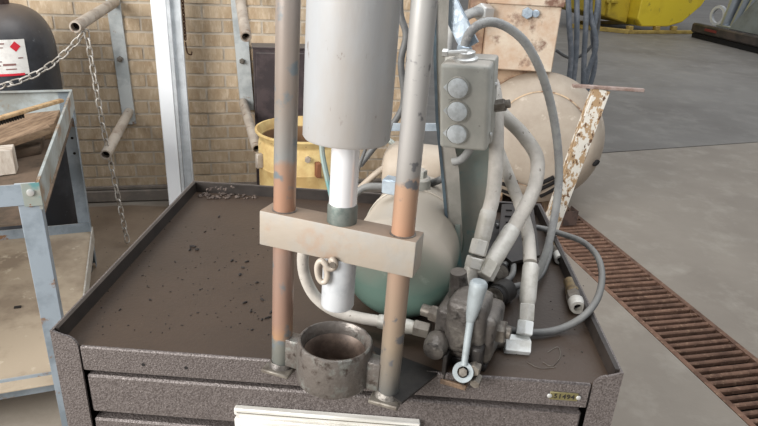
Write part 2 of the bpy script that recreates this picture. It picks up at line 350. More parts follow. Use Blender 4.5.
# brick wall
WY = 3.652; X0, X1 = -3.4, 1.12; BH = .0757; BLn = .215; NR = 34
wall = struct(obj('wall_back', G().slab([BW(X0, WY, 0), BW(X1, WY, 0), BW(X1, WY, NR*BH), BW(X0, WY, NR*BH)], .2), 'mortar', smooth=False))
for k in range(1): pass
proto = {}
def brick_mesh(L):
    if L not in proto:
        g = G().box(0, L, -.0045, .03, 0, BH-.014); b = g.b
        me = bpy.data.meshes.new('brick'); b.to_mesh(me); b.free(); me.materials.append(M['brick']); proto[L] = me
    return proto[L]
far = G(); count = 0; RZ = Matrix.Rotation(TH, 4, 'Z')
for r in range(NR):
    xs = X0 + (r % 2)*-.5*BLn
    while xs < X1-.002:
        x0 = max(xs, X0); x1 = min(xs+BLn-.012, X1)
        if x1-x0 > .02:
            Lb = round(x1-x0, 3); p = BW(x0, WY - random.uniform(0, .002), r*BH+.007)
            if -2.35 < x0 and r < 17 and count < 300:
                o = bpy.data.objects.new('brick', brick_mesh(Lb)); COL.objects.link(o); o.parent = wall
                o.location = p; o.rotation_euler = (0, 0, TH+random.uniform(-.006, .006)); count += 1
            else:
                far.box(0, Lb, -.0045, .03, 0, BH-.0105, Matrix.Translation(p) @ RZ)
        xs += BLn
o = obj('brick_courses', far, 'brick', wall, smooth=False); o['kind'] = 'stuff'
struct(obj('baseboard_back', G().box(X0, X1, WY-.03, WY-.006, 0.004, .075, RZ, .006).box(X0, X1, WY-.022, WY-.006, .078, .10, RZ, .004), 'baseboard'))

# ------------------------------------------------------------------ drain grate
dg = thing('drain_grate', 'long rusty slatted drain grate set in the concrete floor', 'drain grate', BW(GX0, 0, 0), (0, 0, TH))
DW = GX1-GX0
L0, L1 = .15, YE-.02
obj('frame_rail', G().box(.002, .026, L0, L1, -.03, .002).rough(.002, 30), 'rust_grate', dg, world=False)
obj('frame_rail', G().box(DW-.026, DW-.002, L0, L1, -.03, .002), 'rust_grate', dg, world=False)
obj('trench_wall', G().box(.0, .01, L0, L1, -.25, -.04).box(DW-.01, DW, L0, L1, -.25, -.04), 'trench', dg, world=False)
ps = 0.0415; n = int((L1-L0)/ps)
sl = None
for i in range(n):
    y = L0+.02+i*ps
    if sl is None:
        sl = obj('slat', G().prism([(-.009, -.02), (.009, -.02), (.010, -.003), (.006, .001), (-.006, .001), (-.010, -.003)], 0, DW-.05, Matrix(((0, 0, 1, 0), (1, 0, 0, 0), (0, 1, 0, 0), (0, 0, 0, 1)))), 'rust_grate', dg, world=False, smooth=False)
        sl.location = (.025, y, 0)
    else: share(sl, 'slat', dg, loc=(.025, y+random.uniform(-.002, .002), random.uniform(-.002, .001)), rot=(0, 0, random.uniform(-.008, .008)))
# ------------------------------------------------------------------ white post
def bpost():
    a = PB(150, 0, 3.42); b = PB(165.5, 0, 3.42); c = PB(180, 0, 3.42)
    xa, xb, xc = a.dot(BX), b.dot(BX), c.dot(BX)
    t = thing('door_track_post', 'white painted steel post standing upright before the brick wall', 'post', BW(xa, 3.42, 0), (0, 0, TH))
    w1 = xb-xa; w2 = xc-xa
    obj('white_flange', G().box(0, w1, 0, .012, .004, 2.5, None, .003), 'post_lit', t, world=False)
    obj('grey_channel', G().box(w1, w1+.02, .002, .07, .004, 2.5, None, .003).box(w1+.02, w2, .03, .042, .004, 2.5).box(w2-.01, w2, .012, .03, .004, 2.5, None, .002), 'post_shaded', t, world=False)
    obj('back_web', G().box(0.0, w1, .013, .07, .004, 2.5, None, .002), 'post_shaded', t, world=False)
    obj('foot_plate', G().box(-.02, w2+.02, -.02, .09, .0, .006, None, .002), 'post_shaded', t, world=False)
bpost()
# ------------------------------------------------------------------ wall brackets with pipe arms
def bracket(top, bot, wpx, pipes, bolts, label, nm='pipe_rack_bracket'):
    yb = WY-.012
    a = PB(*top, yb); b = PB(*bot, yb); tp = a + (a-b).normalized()*.35; wd = wpx/F_PX*3.75
    t = thing(nm, label, 'bracket', b, (0, 0, TH), 'steel wall brackets with pipe arms')
    d = (tp-b); m = frame(b, d, BX)
    obj('back_strap', G().box(-wd/2, wd/2, -.010, .004, 0, d.length, m, .002), 'pale_steel', t)
    for (bp, tp2, yt) in pipes:
        p0 = PB(*bp, WY-.02); p1 = PB(*tp2, yt); p0 = p0+ (p0-p1).normalized()*0.0
        ax = (p1-p0); L = ax.length; mm = frame(p0, ax)
        o = obj('pipe_arm', G().lathe([(.021, 0), (.025, .002), (.025, L-.002), (.024, L), (.018, L), (.018, L-.05)], mm, 20, cap=False).lathe([(.0, .001), (.021, .001)], mm, 20, cap=False), 'pipe_paint', t)
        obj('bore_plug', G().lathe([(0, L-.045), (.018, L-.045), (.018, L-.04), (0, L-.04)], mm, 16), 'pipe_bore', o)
    for bp in bolts:
        p = PB(*bp, yb-.012); obj('bolt', G().hexa(p+BY*.006, p-BY*.016, .016).rod(p-BY*.014, p-BY*.03, .008, 10), 'fitting_dark', t)
bracket((113, 0), (130, 124), 11.5, [((115, 2), (75, 27), 2.95), ((129, 112), (105.5, 155), 2.95)], [(120, 59)], 'pale steel strap bracket with two pipe arms, left of the white post')
bracket((238, 0), (247.5, 110), 13, [((236, -28), (246, 37), 2.9), ((243, 102), (257, 149), 2.95)], [(242, 61)], 'pale steel strap bracket with two pipe arms, beside the dark locker')
# ------------------------------------------------------------------ chains
def link_mesh(name, L, wd, r, m):
    g = G(); h = L/2-wd/2; pts = []
    for i in range(7): a = pi*i/6; pts.append((wd/2*cos(a), 0, h+wd/2*sin(a)))
    for i in range(7): a = pi+pi*i/6; pts.append((wd/2*cos(a), 0, -h+wd/2*sin(a)))
    g.tube(pts, r, 6, 1, closed=True); b = g.b; bmesh.ops.recalc_face_normals(b, faces=b.faces[:])
    me = bpy.data.meshes.new(name); b.to_mesh(me); b.free(); me.materials.append(M[m]); me.shade_smooth(); return me
def chain(label, pts, L, wd, r, m, grp=None):
    pts = [Vector(p) for p in pts]; t = thing('chain', label, 'chain', pts[0], group=grp); me = link_mesh('link', L, wd, r, m)
    pitch = L-2*r*1.05; seg = 0; acc = []; tot = 0; cum = [0]
    for a, b in zip(pts, pts[1:]): tot += (b-a).length; cum.append(tot)
    n = int(tot/pitch)
    for i in range(n):
        s = (i+.5)*pitch; k = max(j for j in range(len(cum)-1) if cum[j] <= s); u = (s-cum[k])/(cum[k+1]-cum[k])
        p = pts[k].lerp(pts[k+1], u); d = (pts[k+1]-pts[k]).normalized()
        mm = frame(p, d, BX if abs(d.z) > .9 else None) @ Matrix.Rotation(radians(45 if i % 2 else -45), 4, 'Z')
        o = bpy.data.objects.new('link', me); COL.objects.link(o); o.parent = t; o.matrix_local = INV[t.name] @ mm
    return t
def catenary(a, b, sag, n=14): return [a.lerp(b, i/n)+Vector((0, 0, -sag*4*(i/n)*(1-i/n))) for i in range(n+1)]
tip = PB(86, 30, 3.02); zlow = .03
c1 = chain('galvanised chain hanging straight down from the upper left pipe arm', [tip, tip+Vector((.02, 0, -.45)), Vector((tip.x+.07, tip.y, .03))], .046, .023, .0036, 'chain_steel', 'chains on the left pipe arm')
GCX, GCY, GR, GTOP = -1.975, 2.75, .222, 1.215
e1 = PY(12, 83, 2.48); e2 = PY(-40, 100, 2.5)
chain('galvanised chain sagging from the upper left pipe arm across the black gas cylinder', catenary(tip+Vector((-.01, 0, -.01)), e1, .035)+[e2], .046, .025, .0038, 'chain_steel', 'chains on the left pipe arm')
rc = PB(185.5, 42, 3.6)
rcw = chain('thin rusty chain with a hook hanging right of the white post', [Vector((rc.x, rc.y, 1.75)), Vector((rc.x, rc.y, rc.z))], .024, .013, .0032, 'chain_rust')
obj('hook', G().tube([rc, rc+Vector((.003, 0, -.04)), rc+Vector((.01, 0, -.062)), rc+Vector((.028, 0, -.066)), rc+Vector((.032, 0, -.05))], .004, 8), 'chain_rust', rcw)
# ------------------------------------------------------------------ dark locker against the wall
xl = PB(253.5, 60, WY-.16).dot(BX)
t = thing('steel_locker', 'dark purple brown locker standing against the end of the brick wall', 'locker', BW(xl, WY-.16, 0), (0, 0, TH))
zt = PB(262, 47, WY-.16).z
obj('body', G().box(0, .36, 0, .14, .0, zt-.01, None, .004), 'dark_box', t, world=False)
obj('top_panel', G().box(-.006, .366, -.006, .145, zt-.01, zt, None, .002), 'dark_box', t, world=False)
obj('door', G().box(.012, .348, -.012, .0, .05, zt-.03, None, .003), 'dark_box', t, world=False)
obj('handle', G().tube([(.31, -.012, .6), (.31, -.035, .61), (.31, -.035, .69), (.31, -.012, .70)], .005, 8), 'fitting_dark', t, world=False)
# ------------------------------------------------------------------ yellow drum
dx, dy = -.575, 2.80
t = thing('yellow_drum', 'open yellow steel drum with worn paint behind the tool cabinet', 'drum', (dx, dy, 0))
R = .222; HS = .665/.818
obj('shell', G().lathe([(R*.94, 0), (R*.95, .01), (R*.955, .35), (R*.975, .36), (R*.955, .37), (R*.96, .60), (R*.98, .612), (R*.96, .625), (R*.965, .74), (R*.93, .765), (R*1.0, .80), (R*1.03, .808), (R*1.03, .818), (R*.985, .818), (R*.94, .775), (R*.93, .74), (R*.93, .03), (0, .03)], Matrix.Diagonal((1, 1, HS, 1)), 48), 'yellow_drum', t, world=False)
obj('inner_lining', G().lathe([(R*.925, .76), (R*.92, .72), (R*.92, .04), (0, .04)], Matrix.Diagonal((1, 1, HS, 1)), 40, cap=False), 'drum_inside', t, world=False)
for a in (-142, -62): 
    m = Matrix.Rotation(radians(a), 4, 'Z')
    obj('lifting_lug', G().box(R*.95, R*1.10, -.012, .012, .50, .57, m, .004), 'rusty_bit' if a > -98 else 'pipe_paint', t, world=False)
obj('bolt', G().hexa(Vector((.06, -R*.90, .585)), Vector((.065, -R*1.03, .585)), .014), 'pipe_paint', t, world=False)
# ------------------------------------------------------------------ gas cylinder
t = thing('gas_cylinder', 'tall black gas cylinder with a white hazard label, chained behind the cart', 'gas cylinder', (GCX, GCY, 0))
pr = [(GR*.8, 0), (GR*.82, .03), (GR*.9, .05), (GR*.985, .09), (GR, .13)] + [(GR, GTOP-.26)]
for i in range(1, 11):
    a = pi/2*i/10; pr.append((max(GR*cos(a)**.6, .0) if i < 10 else .03, GTOP-.26+.20*sin(a)))
obj('shell', G().lathe(pr, None, 56), 'gas_black', t, world=False)
obj('neck_collar', G().lathe([(.055, GTOP-.075), (.058, GTOP-.07), (.058, GTOP+.05), (.052, GTOP+.05), (.052, GTOP-.07)], None, 32, cap=False), 'rust_dark', t, world=False)
v = obj('valve', G().lathe([(.03, GTOP-.08), (.03, GTOP-.02), (.018, GTOP-.015), (.018, GTOP+.05), (.0, GTOP+.05)], None, 20), 'brass_old', t, world=False)
# label, curved on the shell
def lab(u0, u1, v0, v1, off):
    g = G(); n = 8; rr = GR+off; vs = []
    for i in range(n+1):
        a = u0+(u1-u0)*i/n; vs.append((g.b.verts.new((rr*cos(a), rr*sin(a), v0)), g.b.verts.new((rr*cos(a), rr*sin(a), v1))))
    for p, q in zip(vs, vs[1:]): g.b.faces.new((p[0], q[0], q[1], p[1]))
    return g
def ang(px, py, Y=2.545):  # angle of a pixel on the shell
    d = ray(px, py); o2 = CAM-Vector((GCX, GCY, HC)); a = d.x**2+d.y**2; b = 2*(o2.x*d.x+o2.y*d.y); c = o2.x**2+o2.y**2-GR**2
    t_ = (-b-sqrt(max(0, b*b-4*a*c)))/(2*a); p = CAM+d*t_; return atan2(p.y-GCY, p.x-GCX), p.z
aL_, z1 = ang(-12, 40); aR_, _z = ang(24, 40); _a, z0_ = ang(12, 75)
obj('hazard_label', lab(aL_, aR_, z0_, z1, .0012), 'sticker', t, world=False)
def diamond(cx, cy, s):
    a0, zc = ang(cx, cy); a1, _ = ang(cx+s, cy); _b, zz = ang(cx, cy-s); g = G()
    P4 = [(a0-(a1-a0), zc), (a0, zc-(zz-zc)), (a1, zc), (a0, zz)]
    g.b.faces.new([g.b.verts.new(((GR+.0024)*cos(a), (GR+.0024)*sin(a), z)) for a, z in P4]); return g
obj('red_diamond', diamond(15, 46.5, 5.3), 'sticker_red', t, world=False)
g = G()
for (xa, xb, yy, hh) in [(-10, 4, 44, .006), (-10, 3, 48, .004), (3, 16, 65, .009), (6, 17, 69.5, .005), (-10, 2, 62, .005), (-10, 1, 66, .005), (18, 23, 58, .005)]:
    a0, z = ang(xa, yy); a1, _ = ang(xb, yy)
    g2 = lab(a0, a1, z-hh/2, z+hh/2, .0022); me = bpy.data.meshes.new('x'); g2.b.to_mesh(me); g2.b.free(); g.b.from_mesh(me)
obj('label_print', g, 'sticker_ink', t, world=False)
a0, z = ang(-12, 74); a1, _ = ang(25, 74)
obj('label_red_line', lab(a0, a1, z0_-.004, z0_+.006, .0024), 'sticker_red', t, world=False)

# ------------------------------------------------------------------ tool cabinet
CW, CD = .775, .585; CR = radians(2.1)
cab = thing('tool_cabinet', 'brown hammertone steel tool cabinet with a rimmed top carrying the press', 'tool cabinet', (-.487, .668, 0), (0, 0, CR))
def C_(g, nm, m, par=cab, **k): return obj(nm, g, m, par, world=False, **k)
TOP = .95; RIM = .973
PW = .036
for x0, x1, sgn in ((0, PW, 1), (CW-PW, CW, -1)):
    # corner post: rises to the rim with a rounded inner shoulder
    a, b = (0, 1) if sgn > 0 else (CW, -1)
    pts = [(a, 0), (a+b*PW, 0), (a+b*PW, TOP-.006)]
    for i in range(6): an = pi/2*i/5; pts.append((a+b*(PW-.018+.018*cos(an)) if i else a+b*PW, TOP-.006+.018*sin(an)+.004))
    pts.append((a, RIM))
    if sgn < 0: pts = pts[::-1]
    C_(G().prism(pts, -.0035, .0, Matrix(((1, 0, 0, 0), (0, 0, 1, 0), (0, 1, 0, 0), (0, 0, 0, 1)))), 'corner_post', 'hammertone')
C_(G().box(.002, CW-.002, .03, CD-.002, .09, TOP-.012), 'carcass', 'black_gap')
for x in (0, CW-.003): C_(G().box(x, x+.003, -.003, CD, .09, RIM-.0005), 'side_panel', 'hammertone')
C_(G().box(0, CW, CD-.003, CD, .09, RIM), 'back_panel', 'hammertone')
C_(G().box(.003, CW-.003, .0, CD-.003, TOP-.012, TOP), 'top_tray', 'tray')
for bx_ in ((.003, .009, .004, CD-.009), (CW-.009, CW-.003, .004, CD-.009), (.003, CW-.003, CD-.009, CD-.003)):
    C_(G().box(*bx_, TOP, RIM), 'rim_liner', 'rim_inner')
C_(G().box(.003, .02, .001, CD, RIM-.0002, RIM+.0012).box(0, .004, -.003, CD, RIM-.002, RIM+.0012), 'rim_fold', 'rim_inner') if False else None
lip = C_(G().box(PW+.002, CW-PW-.002, -.004, .002, .910, TOP+.0005, None, .002), 'front_lip', 'hammertone')
for x in (.125, .185): 
    obj('rivet_hole', G().rod((x, -.0045, .928), (x, -.0038, .928), .0025, 10), 'black_gap', lip, world=False)
# asset plate
pl = obj('asset_plate', G().box(.684, .722, -.0058, -.0042, .9225, .9355, None, .0006), 'brass', lip, world=False)
tc = bpy.data.curves.new('plate_text', 'FONT'); tc.body = '51494'; tc.size = .0105; tc.extrude = .0004; tc.align_x = 'CENTER'; tc.align_y = 'CENTER'; tc.space_character = 1.1
to = bpy.data.objects.new('tmp', tc); COL.objects.link(to)
dgp = bpy.context.evaluated_depsgraph_get(); me = bpy.data.meshes.new_from_object(to.evaluated_get(dgp)); bpy.data.objects.remove(to)
me.transform(Matrix.Translation((.703, -.0062, .929)) @ Matrix.Rotation(pi/2, 4, 'X')); me.materials.clear(); me.materials.append(M['crumbs'])
o = bpy.data.objects.new('plate_lettering', me); COL.objects.link(o); o.parent = lip
for x in (.6835, .7225): obj('rivet', G().lathe([(.0034, 0), (.0034, .001), (.002, .002), (0, .002)], frame((x, -.0055, .929), (0, -1, 0)), 14), 'bolt_bright', lip, world=False)
# drawers
zt = .903; hs = [.066, .085, .12, .16, .16, .16]
for i, h in enumerate(hs):
    z1 = zt-.002; z0 = z1-h
    x0 = PW+.004; x1 = CW-PW-.006
    d = C_(G().box(x0, x1, -.002, .02, z0, z1, None, .003), 'drawer', 'hammertone')
    if i == 0:
        # extruded aluminium label pull across the drawer's lower half
        hx0, hx1 = .251, .513
        g = G()
        for (a, b, y) in ((.858, .8695, -.012), (.828, .8515, -.012)): g.box(hx0, hx1, y, -.002, a, b, None, .0015)
        g.box(hx0+.006, hx1, -.005, -.002, .84, .864)
        hd = obj('drawer_pull', g, 'aluminium', cab, world=False)
        hd.parent = d
        obj('label_groove', G().box(hx0+.004, hx1-.004, -.0128, -.0118, .8630, .8642), 'alu_groove', cab, world=False).parent = d
    zt = z0-.010
C_(G().box(.01, CW-.01, .01, CD-.01, .0, .09), 'plinth', 'black_gap')
# tray litter
g = G()
def crumb(g, px, py, s, z=TOP):
    p = PZ(px, py, z)
    n0 = len(g.b.verts); bmesh.ops.create_icosphere(g.b, subdivisions=1, radius=s, matrix=Matrix.Translation(p+Vector((0, 0, s*.4))) @ Matrix.Rotation(random.random()*6, 4, 'Z') @ Matrix.Diagonal((random.uniform(.6, 2.2), random.uniform(.5, 1), .6, 1)))
spots = [(193, 247, .0042), (197, 250, .004), (190, 250, .003), (232, 261, .003), (247, 262, .003), (240, 275, .003), (257, 283, .003), (262, 300, .003), (251, 312, .0035), (219, 217, .0025), (175, 262, .002), (150, 300, .002), (120, 310, .002), (200, 290, .002), (245, 303, .003), (243, 268, .0025), (252, 330, .002), (262, 320, .003), (205, 232, .002), (170, 222, .002), (236, 262, .002), (272, 312, .003), (268, 318, .003)]
for s in spots: crumb(g, *s)
for _ in range(170):
    crumb(g, random.uniform(95, 270), random.uniform(215, 335), random.uniform(.0005, .0014))
for _ in range(40): crumb(g, random.uniform(500, 590), random.uniform(270, 365), random.uniform(.0005, .0013))
o = obj('tray_crumbs', g, 'crumbs', smooth=False); tag(o, 'scattered dark metal crumbs lying on the cabinet top left of the press', 'debris'); o['kind'] = 'stuff'
g = G()
for _ in range(70): crumb(g, random.triangular(196, 262, 222), random.uniform(193, 199), random.uniform(.002, .0052))
for _ in range(14): crumb(g, random.triangular(206, 235, 220), random.uniform(187, 192), random.uniform(.002, .004), RIM+.001)
o = obj('dirt_clumps', g, 'dirt_clump', smooth=False); tag(o, 'grey dirt clumps heaped along the back rim of the cabinet top', 'debris'); o['kind'] = 'stuff'
# thin curled swarf
for i, pts in enumerate([[(548, 352), (558, 347), (560, 357), (552, 366), (543, 362)], [(527, 362), (540, 368), (556, 367)]]):
    o = obj('wire_curl', G().tube([PZ(a, b, TOP+.001) for a, b in pts], .0005, 5, 5), 'fitting_dark')
    tag(o, ['curled strand of swarf on the cabinet top near the asset plate', 'nearly straight strand of swarf near the front lip of the cabinet'][i], 'swarf', 'swarf strands')

# ------------------------------------------------------------------ hydraulic press
pm = Vector((-.0944, .6561, TOP)); PA = radians(-14.2)
pr_ = thing('hydraulic_press', 'two-rod hydraulic press with chrome piston and iron ring over the cabinet front', 'press', pm, (radians(-2.58), radians(.43), PA))
def P_(g, nm, m, par=pr_, **k): return obj(nm, g, m, par, world=False, **k)
U = .0763; RR = .0136
# rod materials use height above the floor, so these meshes sit at world-like heights under an offset
def rod_part(u, m):
    o = P_(G().lathe([(RR-.001, .942), (RR, .944), (RR, 1.60)], Matrix.Translation((u, 0, 0)), 36), 'rod', m); o.location = (0, 0, -.95); return o
rl = rod_part(-U, 'rod_left'); rr_ = rod_part(U, 'rod_right')
P_(G().lathe([(.0475, .3235), (.0495, .3265), (.0495, .64)], None, 64), 'cylinder', 'cylinder_paint')
P_(G().lathe([(.0165, .225), (.0165, .335)], None, 40), 'piston_rod', 'chrome')
P_(G().lathe([(.0178, .222), (.0180, .224), (.0180, .242), (.0170, .245), (.0165, .245)], None, 40), 'rod_collar', 'seal')
P_(G().box(-.1015, .0977, -.0175, .0175, .1765, .222, None, .0018, 2), 'crosshead', 'crosshead')
for u in (-U, U): P_(G().lathe([(.0155, .222), (.0155, .2228), (.0136, .2232)], Matrix.Translation((u, 0, 0)), 32, cap=False), 'bushing', 'grease_iron')
P_(G().lathe([(.0195, .108), (.0205, .110), (.0205, .178)], Matrix.Translation((0, .0, 0)), 40), 'lower_ram', 'ram_white')
hk = P_(G().tube([(-.004, -.0205, .176), (.000, -.023, .181), (.004, -.0235, .176), (.001, -.024, .170), (-.004, -.0255, .170), (-.0085, -.026, .175), (-.013, -.026, .178), (-.017, -.026, .174), (-.0185, -.026, .166), (-.016, -.026, .155), (-.011, -.026, .150), (-.006, -.026, .153), (-.005, -.0255, .162), (-.008, -.025, .171)], .0036, 10), 'shackle', 'pipe_paint')
P_(G().rod((.002, -.0175, .176), (.002, -.028, .176), .004, 12), 'shackle_pin', 'fitting_dark')
P_(G().lathe([(.0475, .000), (.0490, .002), (.0490, .050), (.0478, .0555), (.0462, .0568), (.0445, .0566), (.0430, .054), (.0410, .046), (.0405, .040), (.0400, .012), (.0400, .000)], None, 72, cap=False).lathe([(.0475, .000), (.0400, .000)], None, 72, cap=False).rough(.0005, 60), 'ring', 'ring_iron')
P_(G().lathe([(.0402, .041), (.0355, .034), (.0350, .004), (.0, .004)], None, 48, cap=False), 'ring_liner', 'ring_bore')
for s in (-1, 1):
    P_(G().box(min(s*.046, s*.069), max(s*.046, s*.066), -.010, .012, .002, .044, None, .003, 2).rough(.0012, 70), 'lug', 'ring_iron')
    P_(G().box(s*U-.020, s*U+.020, -.022, .018, -.009, -.003, Matrix.Rotation(.0, 4, 'Z'), .0015).rough(.0008, 50), 'foot', 'fitting_dark')
    P_(G().lathe([(.0175, -.004), (.0165, .001), (.0142, .004)], Matrix.Translation((s*U, 0, 0)), 28, cap=False).rough(.001, 90), 'weld_bead', 'grease_iron')
P_(G().prism([(.062, .0), (.100, -.018), (.150, .13), (.150, .30), (-.02, .30), (-.02, .12), (.045, .06)], .0004, .004), 'base_plate', 'dark_steel').location = (0, 0, .0)
P_(G().box(-.115, .115, -.035, .035, .64, .685, None, .003), 'top_plate', 'crosshead')

# ------------------------------------------------------------------ hydraulic power unit (green tank, bracket)
tk = thing('hydraulic_power_unit', 'dusty green hydraulic tank on a base with an upright bracket behind the press', 'hydraulic unit', (.02, .98, TOP))
ctr = Vector((-.024, .815, 1.035)); axd = Vector((.16, 1, -.0)).normalized(); TR = .083; TL = .18
pf = []
for i in range(9): a = pi/2*i/8; pf.append((TR*sin(a)**.55 if i else 0, -.034*cos(a)))
pf += [(TR, .0), (TR, TL)]
for i in range(1, 9): a = pi/2*i/8; pf.append((TR*cos(a)**.8 if i < 8 else 0, TL+.055*sin(a)))
obj('tank', G().lathe(pf, frame(ctr, axd), 56), 'tank_green', tk)
for k in (.12,):
    p = ctr+axd*k; m = frame(p, axd, (0, 0, 1))
    obj('tank_band', G().lathe([(TR+.0006, -.006), (TR+.002, -.005), (TR+.002, .005), (TR+.0006, .006)], m, 56, cap=False), 'tank_green', tk)
    obj('tank_saddle', G().box(p.x-.05, p.x+.05, p.y-.008, p.y+.008, TOP, .985, None, .002), 'dark_steel', tk)
fp = ctr+axd*.13+Vector((0, 0, TR-.004))
obj('filler_cap', G().rod(fp, fp+Vector((0, 0, .022)), .019, 24, bev=.003).hexa(fp+Vector((0, 0, .02)), fp+Vector((0, 0, .034)), .012), 'box_grey', tk)
# small pump motor lying across the tank's back
a = Vector((-.075, 1.135, 1.082)); b = Vector((.055, 1.12, 1.082))
obj('pump_motor', G().lathe([(.0, 0), (.028, 0), (.045, .008), (.052, .02), (.052, .11), (.045, .122), (.028, .13), (0, .13)], frame(a, b-a), 40), 'motor_cream', tk)
obj('motor_cradle', G().box(-.06, .04, 1.10, 1.16, TOP, 1.04, None, .003), 'dark_steel', tk)
# upright bracket: angle post and triangular gusset
top = PY(443, -30, .93); bot = PY(458, 276, .845)
def strip(g, pts, wd, th):   # pts: list of (left px, right px, y, Y)
    L_ = [PY(a, y, Y) for a, b, y, Y in pts]; R_ = [PY(b, y, Y) for a, b, y, Y in pts]
    off = Vector((0, th, 0))
    for i in range(len(pts)-1):
        q = [L_[i], L_[i+1], R_[i+1], R_[i]]; v0 = [g.b.verts.new(p) for p in q]; v1 = [g.b.verts.new(p+off) for p in q]
        g.b.faces.new(v0); g.b.faces.new(v1[::-1])
        for j in range(4): g.b.faces.new((v0[(j+1) % 4], v0[j], v1[j], v1[(j+1) % 4]))
    return g
post = [(437, 447, -60, .905), (436, 449, 0, .90), (436, 447, 60, .895), (438, 450, 120, .89), (443, 459, 170, .885), (448, 462, 225, .88), (454, 461, 278, .875)]
obj('bracket_post', strip(G(), post, 0, .012), 'bracket_face', tk)
obj('bracket_edge', strip(G(), [(a-2.5, a+.5, y, Y-.002) for a, b, y, Y in post[1:]], 0, .02), 'blue_edge', tk)
obj('gusset', G().slab([PY(*q_, .915) for q_ in ((450, 100), (460, 277), (470, 262), (498, 200), (500, 100))], .006), 'bracket_green', tk)
obj('gusset_rib', strip(G(), [(455, 460, 225, .878), (456, 461, 250, .874), (458, 463, 292, .870)], 0, .01), 'bracket_green', tk)
# low base frame under the unit with a slotted side plate
obj('base_channel', G().box(.03, .17, .93, 1.20, TOP, TOP+.012, None, .002), 'dark_steel', tk)
sp = G().slab([PZ(502, 204, TOP+.05), PZ(497, 250, TOP+.035), PZ(512, 262, TOP+.03), PZ(540, 255, TOP+.03), PZ(533, 204, TOP+.05)], .006)
sp_ = obj('slotted_plate', sp, 'rim_inner', tk)
for (x, y) in ((509, 210), (508, 216), (509, 222), (527, 212), (528, 224), (526, 236)):
    p = PZ(x, y, TOP+.0508-(y-204)*.0003); m = frame(p, (0, 0, 1), (1, .1, 0))
    obj('slot', G().box(-.006, .006, -.0015, .0015, -.002, .0006, m), 'slot_black', sp_)
obj('plate_standoff', G().box(.125, .135, 1.0, 1.22, TOP, TOP+.03).box(.19, .2, 1.03, 1.2, TOP, TOP+.03), 'dark_steel', tk)
obj('tie_bar', strip(G(), [(393, 441, 124, .915), (391, 441, 131, .915)], 0, .006), 'galv', tk)
obj('pump_arm', G().tube([PY(360, 188, 1.10), PY(378, 172, 1.1), PY(398, 158, 1.12)], .006, 10), 'motor_cream', tk)
obj('relief_block', G().box(-.012, .012, -.012, .012, -.004, .02, frame(PY(391, 190, .90), (0, 0, 1), (1, -.3, 0)), .002), 'galv', tk)
# green press hose rail seen between the cylinder and the drum
o = obj('green_tube', G().tube([PY(405, 155, 1.12), PY(385, 138, 1.14), PY(350, 126, 1.15), PY(326, 130, 1.16), PY(322, 150, 1.16), PY(330, 190, 1.14), PZ(338, 222, TOP+.006)], .0055, 8), 'bracket_green', tk)
# dark loose connectors under the hoses
def puck(name, px, py, z, r, h, ax, label, m='dark_steel'):
    p = PZ(px, py, z); a = Vector(ax).normalized()
    t = thing(name, label, 'connector', p)
    obj('housing', G().lathe([(r*.8, 0), (r, h*.12), (r, h*.75), (r*.85, h*.8), (r*.85, h)], frame(p-a*h/2, a), 24), m, t)
    obj('contact_face', G().lathe([(r*.8, h*.99), (r*.8, h*1.03), (r*.35, h*1.03), (r*.3, h*1.12), (0, h*1.12)], frame(p-a*h/2, a), 20, cap=False), 'fitting_dark', t)
    return t
puck('cable_connector', 501, 293, TOP+.020, .0195, .05, (-.45, -.75, .12), 'round black cable connector lying behind the lever')
puck('cable_connector', 495, 272, TOP+.022, .021, .04, (.2, -.9, .3), 'dark cable plug resting beside the hose ferrules')

# ------------------------------------------------------------------ control valve
vb = PZ(463, 372, TOP); vb = Vector((.082, .735, TOP))
cv = thing('control_valve', 'greasy iron lever control valve clamped at the cabinet front right of the press', 'control valve', vb, (0, 0, radians(-17)))
def V_(g, nm, m, **k): return obj(nm, g, m, cv, world=False, **k)
V_(G().box(-.040, .042, -.034, .034, .012, .084, None, .009, 3).rough(.003, 28), 'valve_body', 'grease_iron')
V_(G().box(-.024, .030, -.046, .01, .028, .106, None, .010, 3).rough(.003, 30), 'spool_housing', 'grease_iron')
V_(G().lathe([(.0, 0), (.015, 0), (.016, .01), (.013, .04), (.011, .06), (0, .06)], frame((-.018, .01, .065), (-.1, -.1, 1)), 22), 'port_boss', 'grease_iron')
V_(G().lathe([(.0, 0), (.008, 0), (.014, .004), (.0165, .013), (.0165, .028), (.012, .034)], frame((-.031, -.066, .034), (0, 1, .1)), 24), 'end_cap', 'grease_iron')
V_(G().box(.016, .032, -.055, -.020, .008, .05, None, .003).rough(.001, 50), 'fulcrum_lug', 'dark_steel')
V_(G().hexa((.026, -.052, .024), (.026, -.066, .024), .0085), 'bolt', 'fitting_dark')
V_(G().hexa((.030, -.050, .006), (.030, -.066, .004), .007), 'bolt', 'fitting_dark')
V_(G().box(-.018, .018, -.058, .0, -.016, -.010, None, .001).box(-.018, .018, -.060, -.056, -.016, -.008, None, .001), 'clamp_plate', 'clamp_rust')
V_(G().box(-.018, -.012, -.058, .0, -.012, .03, None, .001).box(.010, .016, -.058, .0, -.012, .03, None, .001), 'clamp_cheek', 'dark_steel')
V_(G().box(-.034, .036, -.03, .034, 0, .012, None, .002), 'mounting_plate', 'dark_steel')
V_(G().hexa((-.036, .0, .05), (-.056, .004, .05), .0125).rod((-.05, .004, .05), (-.07, .006, .05), .009, 16), 'inlet_fitting', 'fitting_dark')
V_(G().hexa((.034, .0, .05), (.052, .0, .052), .0165).rod((.05, 0, .052), (.058, 0, .052), .009, 16), 'outlet_fitting', 'fitting_dark')
